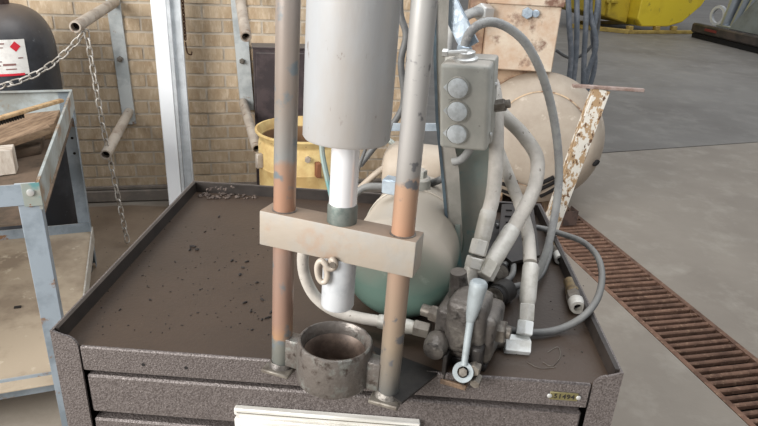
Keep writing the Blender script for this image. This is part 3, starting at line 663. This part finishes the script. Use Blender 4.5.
# lever: eye at the bottom bolt, flat shank, tapered grip
eye = PY(463, 372, .665); l1 = PY(469, 330, .683); l2 = PY(471, 318, .687); l3 = PY(479, 283, .69)
ly = (l3-eye).normalized(); cn = (-(ray(463, 330))).normalized()
m = frame(eye, cn, ly)
V = lambda g, nm, mm: obj(nm, g, mm, cv)
lv = V(G().lathe([(.0075, -.004), (.0132, -.004), (.0138, -.003), (.0138, .003), (.0132, .004), (.0075, .004), (.0075, -.004)], m, 28, cap=False), 'lever_eye', 'lever_paint')
obj('lever_shank', G().tube([eye+ly*.010, eye.lerp(l1, .5), l1, l2], lambda t: .0042+.001*t, 12, 4), 'lever_paint', lv)
obj('lever_grip', G().lathe([(.0, -.006), (.0055, -.005), (.0078, .006), (.0100, (l3-l2).length*.5), (.0118, (l3-l2).length*.93), (.0112, (l3-l2).length), (.009, (l3-l2).length+.0025), (0, (l3-l2).length+.003)], frame(l2, l3-l2), 26), 'lever_paint', lv)
V(G().rod(eye-cn*.02, eye+cn*.006, .0052, 14, bev=.001).hexa(eye+cn*.002, eye+cn*.009, .006), 'pivot_bolt', 'fitting_dark')
V(G().rod(eye-cn*.022+Vector((0, .01, 0)), eye-cn*.006, .0042, 10), 'pivot_pin', 'fitting_dark')

# ------------------------------------------------------------------ hoses
def hose(name, label, pts, r, m='dusty_hose', fittings=(), cat='hose', grp=None, n=14, sub=8):
    t = thing(name, label, cat, pts[0], group=grp)
    obj('hose_body', G().tube(pts, r, n, sub), m, t)
    for kind, a, b, rr, mm in fittings:
        g = G()
        if kind == 'hex': g.hexa(a, b, rr)
        else:
            L = (Vector(b)-Vector(a)).length; g.lathe([(rr*.86, 0), (rr*.97, L*.06), (rr, L*.2), (rr, L*.8), (rr*.93, L*.92), (rr*.85, L)], frame(a, Vector(b)-Vector(a)), 24)
        obj('hex_nut' if kind == 'hex' else 'ferrule', g, mm, t)
    return t
Y1, Y2, Y3 = .80, .775, .76
hA = [PY(450, 168, 1.10), PY(462, 130, 1.06), PY(478, 92, .99), PY(491, 82, .95), PY(496, 110, .90), PY(496, 160, .87), PY(493, 195, .845), PY(488, 215, .83)]
hose('hydraulic_hose', 'straight dusty hydraulic hose running from behind the switch box down to the valve', hA, .0108,
     fittings=[('fer', PY(489, 210, .832), PY(481, 243, .815), .0122, 'white_fitting'), ('hex', PY(481, 240, .815), PY(477, 255, .805), .0132, 'white_fitting'), ('hex', PY(477, 257, .805), PY(474, 268, .80), .0145, 'white_fitting'),
               ('fer', PY(472, 266, .80), PY(462, 314, .785), .0112, 'white_fitting')], grp='dusty hydraulic hoses')
hB = [PY(455, 160, 1.10), PY(466, 130, 1.08), PY(480, 106, 1.03), PY(493, 104, .99), PY(506, 118, .97), PY(523, 135, .95), PY(537, 158, .93), PY(535, 185, .90), PY(525, 208, .87), PY(508, 237, .84)]
hose('hydraulic_hose', 'cracked dusty hose bowing right of the switch box then crossing to the lever', hB, .0110,
     fittings=[('fer', PY(513, 228, .85), PY(490, 266, .80), .0130, 'white_fitting'), ('hex', PY(492, 262, .805), PY(484, 277, .79), .0142, 'white_fitting')], grp='dusty hydraulic hoses')
hC = [PY(452, 165, 1.10), PY(470, 140, 1.07), PY(484, 132, 1.03), PY(494, 141, 1.0), PY(502, 160, .985), PY(512, 185, .96), PY(521, 208, .93), PY(528, 235, .88), PY(530, 262, .84)]
hose('hydraulic_hose', 'dusty hose dropping behind the crossing one to the white elbow fitting', hC, .0100,
     fittings=[('fer', PY(531, 264, .835), PY(527, 306, .79), .0122, 'white_fitting'), ('hex', PY(527, 304, .79), PY(526, 321, .775), .0118, 'white_fitting'), ('hex', PY(525.5, 321, .775), PY(524, 335, .762), .0128, 'fitting_bright')], grp='dusty hydraulic hoses')
ef = thing('elbow_fitting', 'white hexagonal elbow fitting on the right side of the control valve', 'fitting', PY(518, 345, .765))
obj('hex_body', G().lathe([(.0145, 0), (.0152, .001), (.0152, .035), (.0145, .036)], frame(PY(504, 344, .755), PY(531, 347, .757)-PY(504, 344, .755), (0, -.45, .9)), 6), 'fitting_bright', ef)
obj('threaded_stub', G().rod(PY(490, 341, .750), PY(503, 343, .758), .0075, 16), 'fitting_dark', ef)
hD = [PY(308, 240, .75), PY(303, 256, .76), PY(305, 276, .765), PY(315, 296, .77), PY(333, 310, .77), PY(356, 317, .765), PY(384, 322, .757)]
hose('return_hose', 'grey braided hose looping behind the white ram to the valve inlet', hD, .0085, 'dusty_hose',
     fittings=[('fer', PY(378, 321, .757), PY(415, 328, .75), .0110, 'white_fitting'), ('hex', PY(414, 327, .75), PY(430, 331, .745), .0125, 'fitting_dark')])

# ------------------------------------------------------------------ switch box
BA = PA
fbl = PY(439, 148, .85); 
sb = thing('push_button_box', 'grey metal push-button switch box on the upright bracket', 'switch box', fbl, (radians(7), radians(-3), BA))
def B_(g, nm, m, par=sb, **k): return obj(nm, g, m, par, world=False, **k)
bw, bh, bd = .068, .122, .072
B_(G().box(0, bw, 0, bd*.45, 0, bh, None, .006, 3), 'housing', 'box_grey')
B_(G().box(-.0015, bw+.0015, bd*.45-.003, bd*.80, -.001, bh+.001, None, .004, 2), 'cover', 'box_grey')
for i, z in enumerate((.0905, .0575, .0245)):
    bt = B_(G().lathe([(.0155, 0), (.0155, .003), (.0148, .0040), (.0140, .0030), (0, .0030)], frame((.026, .0005, z), (0, -1, 0)), 32, cap=False), 'bezel', 'box_grey')
    obj('push_button', G().lathe([(.0138, .002), (.0138, .0040), (.0125, .0050), (0, .0054)], frame((.026, .0005, z), (0, -1, 0)), 28), 'button_cap', bt, world=False)
    obj('guard_tip', G().prism([(-.0200, 0), (-.0125, .0075), (-.0125, -.0075)], 0, .003, frame((.026, .0003, z), (0, -1, 0), (1, 0, 0))), 'button_cap', bt, world=False)
B_(G().lathe([(.004, 0), (.004, .002), (.002, .003), (0, .003)], frame((bw+.001, bd*.55, .085), (1, 0, 0)), 12), 'screw', 'bolt_bright')
B_(G().lathe([(.004, 0), (.004, .002), (.002, .003), (0, .003)], frame((bw+.001, bd*.25, .02), (1, 0, 0)), 12), 'screw', 'bolt_bright')
lt = B_(G().hexa((bw, bd*.62, .052), (bw+.016, bd*.62, .056), .009).rod((bw+.014, bd*.62, .056), (bw+.022, bd*.62, .058), .006, 12), 'side_plug', 'fitting_dark')
B_(G().lathe([(.017, 0), (.017, .004), (.013, .006), (.013, .012), (.009, .014), (0, .014)], frame((.030, bd*.32, bh-.001), (0, 0, 1)), 28), 'cable_gland', 'bolt_bright')
B_(G().rod((.006, bd*.22, bh+.010), (.034, bd*.22, bh+.012), .004, 14).hexa((.0, bd*.22, bh+.010), (.008, bd*.22, bh+.010), .0055), 'clamp_screw', 'bolt_bright')
B_(G().tube([(.04, bd*.5, 0), (.038, bd*.5, -.012), (.026, bd*.5, -.030), (.012, bd*.5, -.036)], .006, 12), 'lower_conduit', 'grey_conduit')
# grey flexible conduit from the box, looping right and down to the table
hc = [PY(464, 52, .885), PY(467, 38, .885), PY(477, 26, .885), PY(492, 22, .89), PY(510, 29, .90), PY(527, 45, .91), PY(541, 72, .92), PY(551, 105, .93), PY(557, 140, .935), PY(559, 175, .94), PY(556, 208, .93), PY(550, 238, .915), PY(543, 262, .905), PY(532, 283, .905), PY(518, 292, .91)]
hose('flexible_conduit', 'thick grey conduit arching from the switch box top down to the table', hc, lambda t: .0064+.0003*sin(t*560), 'grey_conduit', cat='cable', n=12, sub=16,
     fittings=[('hex', PY(463, 56, .885), PY(465, 46, .885), .0105, 'galv')])
# black cables
cz = TOP+.009
bl = [PZ(496, 226, cz+.02), PZ(515, 226, cz+.02), PZ(540, 228, cz+.02), PZ(562, 234, cz+.022), PZ(583, 242, cz+.026), PZ(597, 256, cz+.026), PZ(602, 275, cz+.026), PZ(598, 297, cz+.026), PZ(585, 315, cz+.02), PZ(565, 327, cz+.002), PZ(545, 332, cz), PZ(520, 332, cz), PZ(500, 326, cz)]
hose('power_cable', 'thick black cable looping over the right rim of the cabinet', bl, .0056, 'black_cable', cat='cable', grp='black power cables')
hose('power_cable', 'black cable passing behind the right press rod over the green tank', [PY(352, 197, .97), PY(366, 187, .97), PY(388, 187, .97), PY(410, 189, .965), PY(432, 183, .96), PY(444, 178, .955)], .006, 'black_cable', cat='cable', grp='black power cables')
hose('power_cable', 'short dark cable curling between the hoses near the table back', [PZ(484, 283, cz+.01), PZ(500, 268, cz+.01), PZ(512, 262, cz+.012), PZ(512, 275, cz+.012), PZ(500, 288, cz+.012), PZ(535, 280, cz+.01), PZ(547, 262, cz+.01), PZ(551, 246, cz+.01)], .0052, 'black_cable', cat='cable', grp='black power cables')
hose('power_cable', 'dark cables hanging between the press cylinder and the right rod', [PY(402, -40, 1.1), PY(400, 10, 1.1), PY(406, 35, 1.1), PY(401, 62, 1.1), PY(404, 98, 1.1), PY(397, 118, 1.1), PY(372, 150, 1.1), PY(360, 165, 1.08)], .006, 'black_cable', cat='cable', grp='black power cables')
hose('power_cable', 'thin wire running beside the chrome piston rod', [PY(372, 130, .98), PY(366, 148, .98), PY(358, 170, .98), PY(354, 192, .98)], .003, 'black_cable', cat='cable', grp='black power cables')
# galvanised strap, conduit and pipe above the box
g = thing('galvanised_strap', 'bright galvanised flat strap slanting down to the switch box', 'strap', PY(465, 48, .90))
a = PY(425, -45, .93); b = PY(470, 47, .895); dd = (b-a)
obj('strap_body', G().box(-.0125, .0125, -.002, .002, 0, dd.length, frame(a, dd, (1, -.36, 0)), .001), 'galv', g)
obj('strap_edge', G().box(-.0135, -.0115, -.004, .002, 0, dd.length, frame(a, dd, (1, -.36, 0)), .0005).box(.0115, .0135, -.004, .002, 0, dd.length, frame(a, dd, (1, -.36, 0)), .0005), 'galv', g)
o = obj('conduit_pipe', G().tube([PY(449, 50, .99), PY(452, 25, .99), PY(457, -5, .99), PY(463, -40, .99)], .006, 12), 'grey_conduit'); tag(o, 'thin grey pipe rising behind the galvanised strap', 'pipe')

# ------------------------------------------------------------------ loose fittings on the cabinet top
def loose(px0, py0, px1, py1, r, label):
    a = PZ(px0, py0, TOP+r*1.02); b = PZ(px1, py1, TOP+r*1.02); L = (b-a).length
    t = thing('pipe_fitting', label, 'fitting', (a.x, a.y, TOP), group='loose pipe fittings')
    m = frame(a, b-a)
    obj('barrel', G().lathe([(r*.55, 0), (r*.75, L*.03), (r*.78, L*.38), (r*.9, L*.40), (r*.9, L*.5), (r*.75, L*.52)], m, 20), 'brass_old', t)
    obj('hex_nut', G().lathe([(r*.9, L*.5), (r, L*.53), (r, L*.72), (r*.9, L*.75)], m, 6), 'fitting_dark', t)
    obj('collar', G().lathe([(r*.85, L*.75), (r*.98, L*.78), (r*.98, L*.94), (r*.85, L), (r*.5, L), (r*.5, L*.85), (0, L*.85)], m, 24, cap=False), 'white_fitting', t)
    obj('bore', G().lathe([(0, L*.86), (r*.48, L*.86), (r*.48, L*.87), (0, L*.87)], m, 16), 'slot_black', t)
loose(569, 281, 578, 308, .0132, 'brass and steel pipe fitting lying alone inside the black cable loop')
loose(552, 238, 560, 260, .0105, 'small steel pipe fitting with a black bore near the back right corner')

# ------------------------------------------------------------------ T stand with flaking paint
YT = 1.60
ta = PY(603, 88, YT); tb = PY(550, 232, YT); dn = (tb-ta).normalized(); ft = ta+dn*(ta.z/-dn.z)
t = thing('t_shaped_stand', 'flaking white steel stand with a flat rusty crossbar behind the cabinet', 'stand', (ft.x, ft.y, 0))
L = (ft-ta).length
m = frame(ft, ta-ft, (1, 0, 0))
pst = obj('post', G().box(-.022, .020, -.004, .004, .01, L-.004, m, .001).box(-.022, -.016, .0, .028, .01, L-.004, m, .001), 'flaking_white', t)
ca = PY(573, 83, YT); cb = PY(645, 85.5, YT)
obj('crossbar', G().box(ca.x, cb.x, YT-.007, YT+.007, ta.z-.003, ta.z+.005, None, .001), 'rust_bar', t)
obj('base_plate', G().box(ft.x-.10, ft.x+.12, YT-.08, YT+.08, 0, .010, None, .002), 'rust_dark', t)
# rusty angle offcut on the floor beyond
p = PZ(569, 226, .0)
t = thing('angle_iron', 'rusty angle iron offcut standing at the end of the drain grate', 'angle iron', (p.x, p.y, 0), (0, 0, TH))
obj('flange', G().box(-.045, .045, -.003, .003, .003, .095, None, .001), 'rust_dark', t, world=False)
obj('flange', G().box(.039, .045, .003, .085, .003, .095, None, .001), 'rust_dark', t, world=False)
# ------------------------------------------------------------------ big motor on the floor
MY = 3.5; mc = PY(537, 138, MY); MR = .375
mo = thing('electric_motor', 'large dusty cream electric motor with rounded end shield and rusty terminal box', 'motor', (mc.x, mc.y, 0), (0, 0, radians(4)))
fr = Vector((-.03, -1, .18)).normalized(); mm = frame(mc+fr*.02, fr)
prof = [(MR*.97, -.80), (MR, -.78), (MR, -.02), (MR*.995, .0)]
for i in range(1, 9): a = i/8; prof.append((MR*(1-.30*a) if i < 8 else MR*.70, .0+.10*sin(a*pi/2)))
dome = [(MR*.70, .10)] + [(MR*.70*cos(a*pi/16), .10+.055*sin(a*pi/16)) for a in range(1, 8)] + [(0, .157)]
body = obj('end_shield', G().lathe(prof[3:], mm, 72, cap=False), 'motor_cream', mo)
obj('frame_shell', G().lathe(prof[:4], mm, 72), 'motor_ring', mo)
obj('dished_cover', G().lathe(dome, mm, 72, cap=False), 'motor_cream', mo)
obj('cover_lip', G().lathe([(MR*.71, .098), (MR*.72, .104), (MR*.70, .106)], mm, 72, cap=False), 'motor_ring', mo)
# vent holes in the lower right of the shield, louvres at the bottom
def vent(angd, rr0, w_, l_, zz, tilt=0):
    a = radians(angd); X_ = mm.to_3x3() @ Vector((cos(a), sin(a), 0)); c = mm @ Vector((rr0*cos(a), rr0*sin(a), zz))
    nrm = (fr*.55+X_*.83).normalized(); m2 = frame(c, nrm, fr.cross(X_))
    return G().lathe([(0, -.004), (.7, -.004), (1, 0), (.7, .004), (0, .004)], m2 @ Matrix.Diagonal((w_, l_, 1, 1)), 20)
down = None
# the angle whose projection points down-right on the cover
def angle_for(px, py):
    tgt = PY(px, py, MY-.05)-mc; v2 = mm.to_3x3().inverted() @ tgt; return degrees(atan2(v2.y, v2.x))
from mathutils.bvhtree import BVHTree
PMI = INV[mo.name].inverted()
def tree(o): return BVHTree.FromPolygons([PMI @ v.co for v in o.data.vertices], [tuple(p.vertices) for p in o.data.polygons])
trees = [tree(o_) for o_ in mo.children]
def hit(px, py):
    best = None
    for t_ in trees:
        h = t_.ray_cast(CAM, ray(px, py))
        if h[0] is not None and (best is None or h[3] < best[3]): best = h
    return best
for px, py, qx, qy, w_ in ((592, 165, 598, 160, .016), (581, 172, 592, 175, .012), (574, 182, 577, 193, .016)):
    h0, h1 = hit(px, py), hit(qx, qy)
    if h0 is None or h1 is None: continue
    c_ = (h0[0]+h1[0])/2; n_ = (h0[1]+h1[1]); n_ = n_ if n_.dot(fw) < 0 else -n_; l_ = (h1[0]-h0[0])
    obj('vent_hole', G().lathe([(0, -.02), (.7, -.02), (1, .008), (.8, .016), (0, .017)], frame(c_, n_, l_) @ Matrix.Diagonal((l_.length*.5, w_, 1, 1)), 20), 'slot_black', body)
for (x0_, y0_, x1_, y1_) in ((541, 183, 554, 177), (538, 190, 556, 181), (540, 196, 556, 188), (502, 176, 517, 182), (502, 183, 518, 189), (502, 190, 518, 195)):
    h0, h1 = hit(x0_, y0_), hit(x1_, y1_)
    if h0 and h1: obj('louvre', G().rod(h0[0], h1[0], .014, 8), 'slot_black', body)
for s in (-1, 1): obj('mounting_foot', G().box(mc.x+s*.2-.06, mc.x+s*.2+.06, mc.y+.05, mc.y+.75, 0.0, mc.z-.25, None, .008), 'motor_ring', mo)
q0 = PY(489, 2, MY-.02); q1 = PY(563, 2, MY-.02); q2 = PY(554, 73, MY-.02)
tbx = obj('terminal_box', G().box(q0.x, q1.x, MY-.02, MY+.36, q2.z, q0.z+.03, None, .006), 'terminal_rust', mo)
obj('box_lid', G().box(q0.x-.01, q1.x+.01, MY-.035, MY+.37, q0.z-.005, q0.z+.035, None, .004), 'terminal_rust', tbx)
obj('box_side_plate', G().box(q0.x-.09, q0.x-.002, MY+.04, MY+.34, q2.z+.01, q0.z+.02, None, .004), 'terminal_side', tbx)
obj('box_neck', G().box((q0.x+q1.x)/2-.10, (q0.x+q1.x)/2+.10, MY+.08, MY+.30, q2.z-.14, q2.z+.01, None, .006), 'terminal_side', tbx)
pb = PY(527, 13, MY-.03)
obj('bolt', G().hexa(pb+Vector((0, .01, 0)), pb-Vector((0, .02, 0)), .030), 'galv', tbx)
obj('bolt', G().rod(pb+Vector((.045, .01, 0)), pb+Vector((.045, -.016, 0)), .02, 14, bev=.004), 'galv', tbx)
o_ = obj('cable_entry', G().tube([PY(455, 30, 3.3), PY(463, 18, 3.3), PY(476, 12, 3.35), PY(488, 13, 3.45)], .026, 12), 'grey_conduit', tbx)
obj('entry_gland', G().hexa(PY(479, 12, 3.38), PY(488, 13, 3.45), .045), 'bolt_bright', tbx)
# rusty saddle base under the motor
# ------------------------------------------------------------------ hanging cable bundle
names = ['leftmost blue-grey cable of the bundle hanging right of the terminal box', 'second blue-grey cable from the terminal box in the hanging bundle', 'third hanging cable, next to the middle of the bundle',
         'fourth hanging cable, bowing slightly outwards', 'rightmost hanging cable with the widest bend']
paths = [[(567, -40), (569, 20), (571, 60), (566, 100), (563, 150)], [(576, -40), (577, 15), (576, 55), (572, 95), (568, 150)], [(588, -40), (586, 20), (584, 60), (583, 105), (582, 150)],
         [(592, -40), (590, 10), (596, 45), (586, 80), (583, 120), (580, 155)], [(602, -40), (597, 10), (593, 35), (595, 62), (590, 85), (578, 110), (560, 130)]]
for i_, (nm_, pt) in enumerate(zip(names, paths)):
    o = obj('hanging_cable', G().tube([PY(x, y, 4.42+.055*i_) for x, y in pt], .0185, 10, 8), 'blue_cable'); tag(o, nm_, 'cable', 'blue-grey cables hanging right of the terminal box')
o = obj('hanging_cable', G().tube([PY(x, y, 4.75) for x, y in [(556, 50), (565, 56), (575, 58), (588, 50), (598, 30), (600, -30)]], .012, 8, 8), 'black_cable'); tag(o, 'thin black cable looping across behind the hanging bundle', 'cable')
# ------------------------------------------------------------------ cart
cart = thing('shop_cart', 'blue-grey painted steel shop cart with a wood-strewn top left of the cabinet', 'cart', (-1.024, 1.46, 0), (0, 0, radians(25.5)))
# local x to the left = negative, local y = back
CL, CWd = 1.13, 1.0
def K_(g, nm, m, par=cart, **k): return obj(nm, g, m, par, world=False, **k)
zf, zr = .85, .85        # the top rises to the back
sl_ = (zr-zf)/CL
def leg(x, y, zt_, nm='leg'):
    s = 1 if x > -.5 else -1; yy = 1 if y > .3 else -1
    return K_(G().box(x-.054 if s > 0 else x, x if s > 0 else x+.054, y-.003 if yy < 0 else y-.0, y+.003, .02, zt_, None, .001)
              .box(x-.003 if s > 0 else x, x if s > 0 else x+.003, y if yy < 0 else y-.04, y+.04 if yy < 0 else y, .02, zt_, None, .001), nm, 'cart_blue')
for x, y, z in ((0, 0, zf), (0, CL, zr), (-CWd, 0, zf), (-CWd, CL, zr)):
    lg = leg(x, y, z)
    if x == 0 and y == 0:
        for zz in (.79, .36, .31): obj('bolt', G().lathe([(.009, 0), (.008, .004), (0, .006)], frame((-.024, -.003, zz), (0, -1, 0)), 12), 'rusty_bit', lg, world=False)
    if x == 0 and y > 0:
        for zz in (.64, .57): obj('bolt_hole', G().lathe([(.006, 0), (.006, .001)], frame((-.024, y-.0005, zz), (0, -1, 0)), 10), 'slot_black', lg, world=False)
# top rails (follow the slope)
def srail(x0, x1, y0, y1, h, up=.0):
    g = G(); b = g.b
    v = [b.verts.new(p) for p in ((x0, y0, zf+sl_*y0-h), (x1, y0, zf+sl_*y0-h), (x1, y1, zf+sl_*y1-h), (x0, y1, zf+sl_*y1-h), (x0, y0, zf+sl_*y0+up), (x1, y0, zf+sl_*y0+up), (x1, y1, zf+sl_*y1+up), (x0, y1, zf+sl_*y1+up))]
    for q in ((3,2,1,0),(4,5,6,7),(0,1,5,4),(1,2,6,5),(2,3,7,6),(3,0,4,7)): b.faces.new([v[i] for i in q])
    return g
K_(srail(-.004, .004, -.004, CL+.004, .078), 'side_rail', 'cart_grey')
K_(srail(-CWd-.004, -CWd+.004, -.004, CL+.004, .055), 'side_rail', 'cart_blue')
K_(G().box(-CWd, .004, -.006, .0, zf-.062, zf-.002, None, .001), 'front_rail', 'cart_blue')
K_(G().box(-CWd, .004, CL, CL+.006, zr-.15, zr, None, .001).box(-CWd, .004, CL-.02, CL+.006, zr-.002, zr+.002, None, .0005), 'back_rail', 'cart_grey')
K_(G().box(-.038, .006, -.0085, -.0062, zf-.065, zf+.001, None, .0005), 'corner_gusset', 'bracket_green')
obj('bolt', G().lathe([(.010, 0), (.009, .005), (0, .007)], frame((-.018, -.0085, zf-.025), (0, -1, 0)), 14), 'bolt_bright', cart, world=False)
K_(srail(-CWd+.01, -.006, .01, CL-.004, .125, -.120), 'top_shelf', 'wood_shadowed')
# lower shelf
zs = .19
K_(G().box(-CWd+.004, -.004, .004, CL-.004, zs-.004, zs), 'lower_shelf', 'cart_shelf')
K_(G().box(-CWd, -.004, .052, .058, zs-.062, zs+.010, None, .001), 'lower_front_rail', 'cart_blue')
K_(G().box(-CWd, .0, CL-.008, CL-.002, zs-.045, zs+.045, None, .001), 'lower_back_rail', 'cart_blue')
K_(G().box(.0, .006, .0, CL, zs-.05, zs+.02, None, .001), 'lower_side_rail', 'white_fitting')
for x, y in ((-.03, .03), (-.03, CL-.05), (-CWd+.03, .03), (-CWd+.03, CL-.05)):
    obj('caster', G().lathe([(.0, -.011), (.024, -.011), (.029, -.008), (.029, .008), (.024, .011), (0, .011)], frame((x, y, .029), (1, 0, 0)), 24), 'black_gap', cart, world=False)
for p_, s in (((-.10, .50), .006), ((-.16, .45), .004), ((-.3, .30), .004)):
    pass
# things on the cart top: local helper to world
CM = INV[cart.name].inverted()
SLM = CM @ Matrix.Translation((0, 0, zf-.055)) @ Matrix.Rotation(atan(sl_), 4, 'X')
def on_top(name, label, cat, g, m, **k):
    o = thing(name, label, cat, tuple(SLM.to_translation())); bmesh.ops.transform(g.b, matrix=SLM, verts=g.b.verts[:]); return o, g, m
def board(label, cx, cy, L_, w_, th_, ang_, z0_, m, tilt=0, bev=.003):
    g = G().box(-L_/2, L_/2, -w_/2, w_/2, 0, th_, Matrix.Translation((cx, cy, z0_)) @ Matrix.Rotation(ang_, 4, 'Z') @ Matrix.Rotation(tilt, 4, 'Y'), bev)
    bmesh.ops.transform(g.b, matrix=SLM, verts=g.b.verts[:])
    o = obj('wood_board', g, m); tag(o, label, 'board', 'wood offcuts on the cart'); return o
ZT = .731
def board2(label, pts, th_, z, m):
    g = G().prism([(p.x, p.y) for p in (PZ(a, b, z+th_) for a, b in pts)], z, z+th_, None, .002)
    o = obj('wood_board', g, m); tag(o, label, 'board', 'wood offcuts on the cart'); return o
board2('brown board along the back of the cart top, under the wire brush', [(-60, 142), (-60, 122), (60, 110), (54, 124)], .055, ZT, 'wood_board')
board2('short dark board underneath the slanting worn one', [(-40, 160), (-40, 146), (44, 132), (40, 146)], .030, ZT, 'wood_shadowed')
board2('thick worn board laid slanting across the middle of the cart top', [(-60, 157), (-60, 141), (0, 132), (48, 123), (50, 127), (25, 135), (0, 143)], .026, ZT+.060, 'wood_board')
board2('pale end-cut wood block at the front of the cart top', [(-60, 158), (12, 150), (14, 144), (-60, 151)], .082, ZT+.001, 'wood_light')
t = thing('wire_brush', 'wire brush with a long wooden handle lying on the cart boards', 'brush', tuple(PZ(30, 115, .86)))
pa = PZ(62, 102, .845); pb_ = PZ(0, 121, .842); dd = pb_-pa; BM = frame(pa, (0, 0, 1), dd)
Lh = dd.length
g = G().box(0, Lh*1.5, -.012, .012, 0, .014, BM, .004, 2); obj('handle', g, 'wood_handle', t)
g = G()
for i in range(26):
    for j in range(3): g.box(Lh*.66+i*.012, Lh*.66+.005+i*.012, -.016+j*.009, -.012+j*.009, -.016, .001, BM)
o = obj('bristles', g, 'bristle', t, smooth=False); o['kind'] = 'stuff'
# small scraps on the lower shelf
sc = [obj('metal_scrap', G().box(-.012, .012, -.006, .006, 0, .006, CM @ Matrix.Translation((-.22+.11*i, .50-.14*i, zs)) @ Matrix.Rotation(i*1.1, 4, 'Z'), .001), 'crumbs') for i in range(2)]
tag(sc[0], 'small dark scrap on the lower cart shelf, further left', 'scrap'); tag(sc[1], 'small dark scrap on the lower cart shelf, nearer the white side rail', 'scrap')

# ------------------------------------------------------------------ yellow tipping hopper far behind
a = PZ(629, 34, 0); b = PZ(688, 34, 0); xd = (b-a); L = xd.length; xd.normalize(); yd = Vector((-xd.y, xd.x, 0))
hp = thing('tipping_hopper', 'yellow steel tipping hopper on a fork base across the shop floor', 'hopper', a, (0, 0, atan2(xd.y, xd.x)))
XZ = Matrix(((1, 0, 0, 0), (0, 0, 1, 0), (0, 1, 0, 0), (0, 0, 0, 1)))
h0 = .15
prf = [(.35, h0), (1.1, h0), (1.5, h0+.10), (1.95, h0+.45), (2.8, 1.9), (.25, 1.9), (.20, h0+.15)]
obj('skip_body', G().prism(prf, .05, 1.9, XZ, .02), 'hopper_yellow', hp, world=False, smooth=False)
obj('rear_chute', G().prism([(-.75, h0+.25), (.2, h0+.02), (.2, 1.9), (-.9, 1.9)], .35, 1.9, XZ, .02), 'hopper_side', hp, world=False, smooth=False)
obj('base_rail', G().box(0, L*1.1, 0, .12, 0, .07, None, .01), 'hopper_base', hp, world=False)
obj('base_rail', G().box(0, L*1.1, 1.7, 1.82, 0, .07, None, .01), 'hopper_base', hp, world=False)
obj('base_crossmember', G().box(-.75, 0.0, .9, 1.0, .0, .07, None, .01), 'hopper_base', hp, world=False)
m = Matrix.Rotation(radians(128), 4, 'Z')
obj('base_side_rail', G().box(0, 1.25, -.06, .06, 0, .09, m, .01), 'hopper_base', hp, world=False)
for x in (0.0, .75, 1.25): obj('base_upright', G().box(x, x+.12, .02, .14, .07, h0+.01, None, .01), 'hopper_base', hp, world=False)
obj('latch', G().box(-.45, -.38, .28, .36, .35, .75, None, .01).box(-.5, -.2, .28, .34, .60, .66, None, .01), 'hopper_side', hp, world=False)
# ------------------------------------------------------------------ grey machine at the right edge
a = PZ(691, 37, 0); b = PZ(790, 62, 0); xd = (b-a).normalized()
mc2 = thing('scrap_machine', 'dark grey machine frame with bright pipes at the right edge of the floor', 'machine', a, (0, 0, atan2(xd.y, xd.x)))
def S_(g, nm, m): return obj(nm, g, m, mc2, world=False)
S_(G().box(0, 4.2, .0, 2.6, .0, .10, None, .01), 'lower_skid', 'slot_black')
S_(G().box(-.02, 4.2, -.04, .12, .11, .30, None, .03), 'base_beam', 'scrap_dark')
S_(G().box(.5, .9, -.05, -.035, .19, .24), 'red_marking', 'scrap_red')
S_(G().box(.0, 4.2, .12, 2.6, .11, .24, None, .02), 'deck', 'scrap_dark')
S_(G().prism([(1.05, .30), (4.2, .30), (4.2, 2.2), (2.15, 2.2), (1.8, 1.05), (1.15, .42)], .1, .2, XZ, .01), 'side_plate', 'scrap_green')
rg = S_(G().lathe([(.14, 0), (.20, 0), (.20, .06), (.14, .06), (.14, 0)], frame((.42, .25, .50), (.2, -1, .0)), 32, cap=False), 'flange_ring', 'scrap_white')
S_(G().box(.45, 1.15, .2, .5, .24, .34, None, .02), 'pipe_saddle', 'scrap_steel')
for x0_, x1_, r_ in ((.62, .85, .10), (.9, 1.25, .085), (1.1, 1.6, .09)):
    S_(G().rod((x0_, .3, .30), (x1_, .35, 1.6), r_, 20), 'pipe', 'scrap_steel')
S_(G().box(-.02, 4.2, 1.2, 1.4, .24, 2.4), 'rear_panel', 'slot_black')
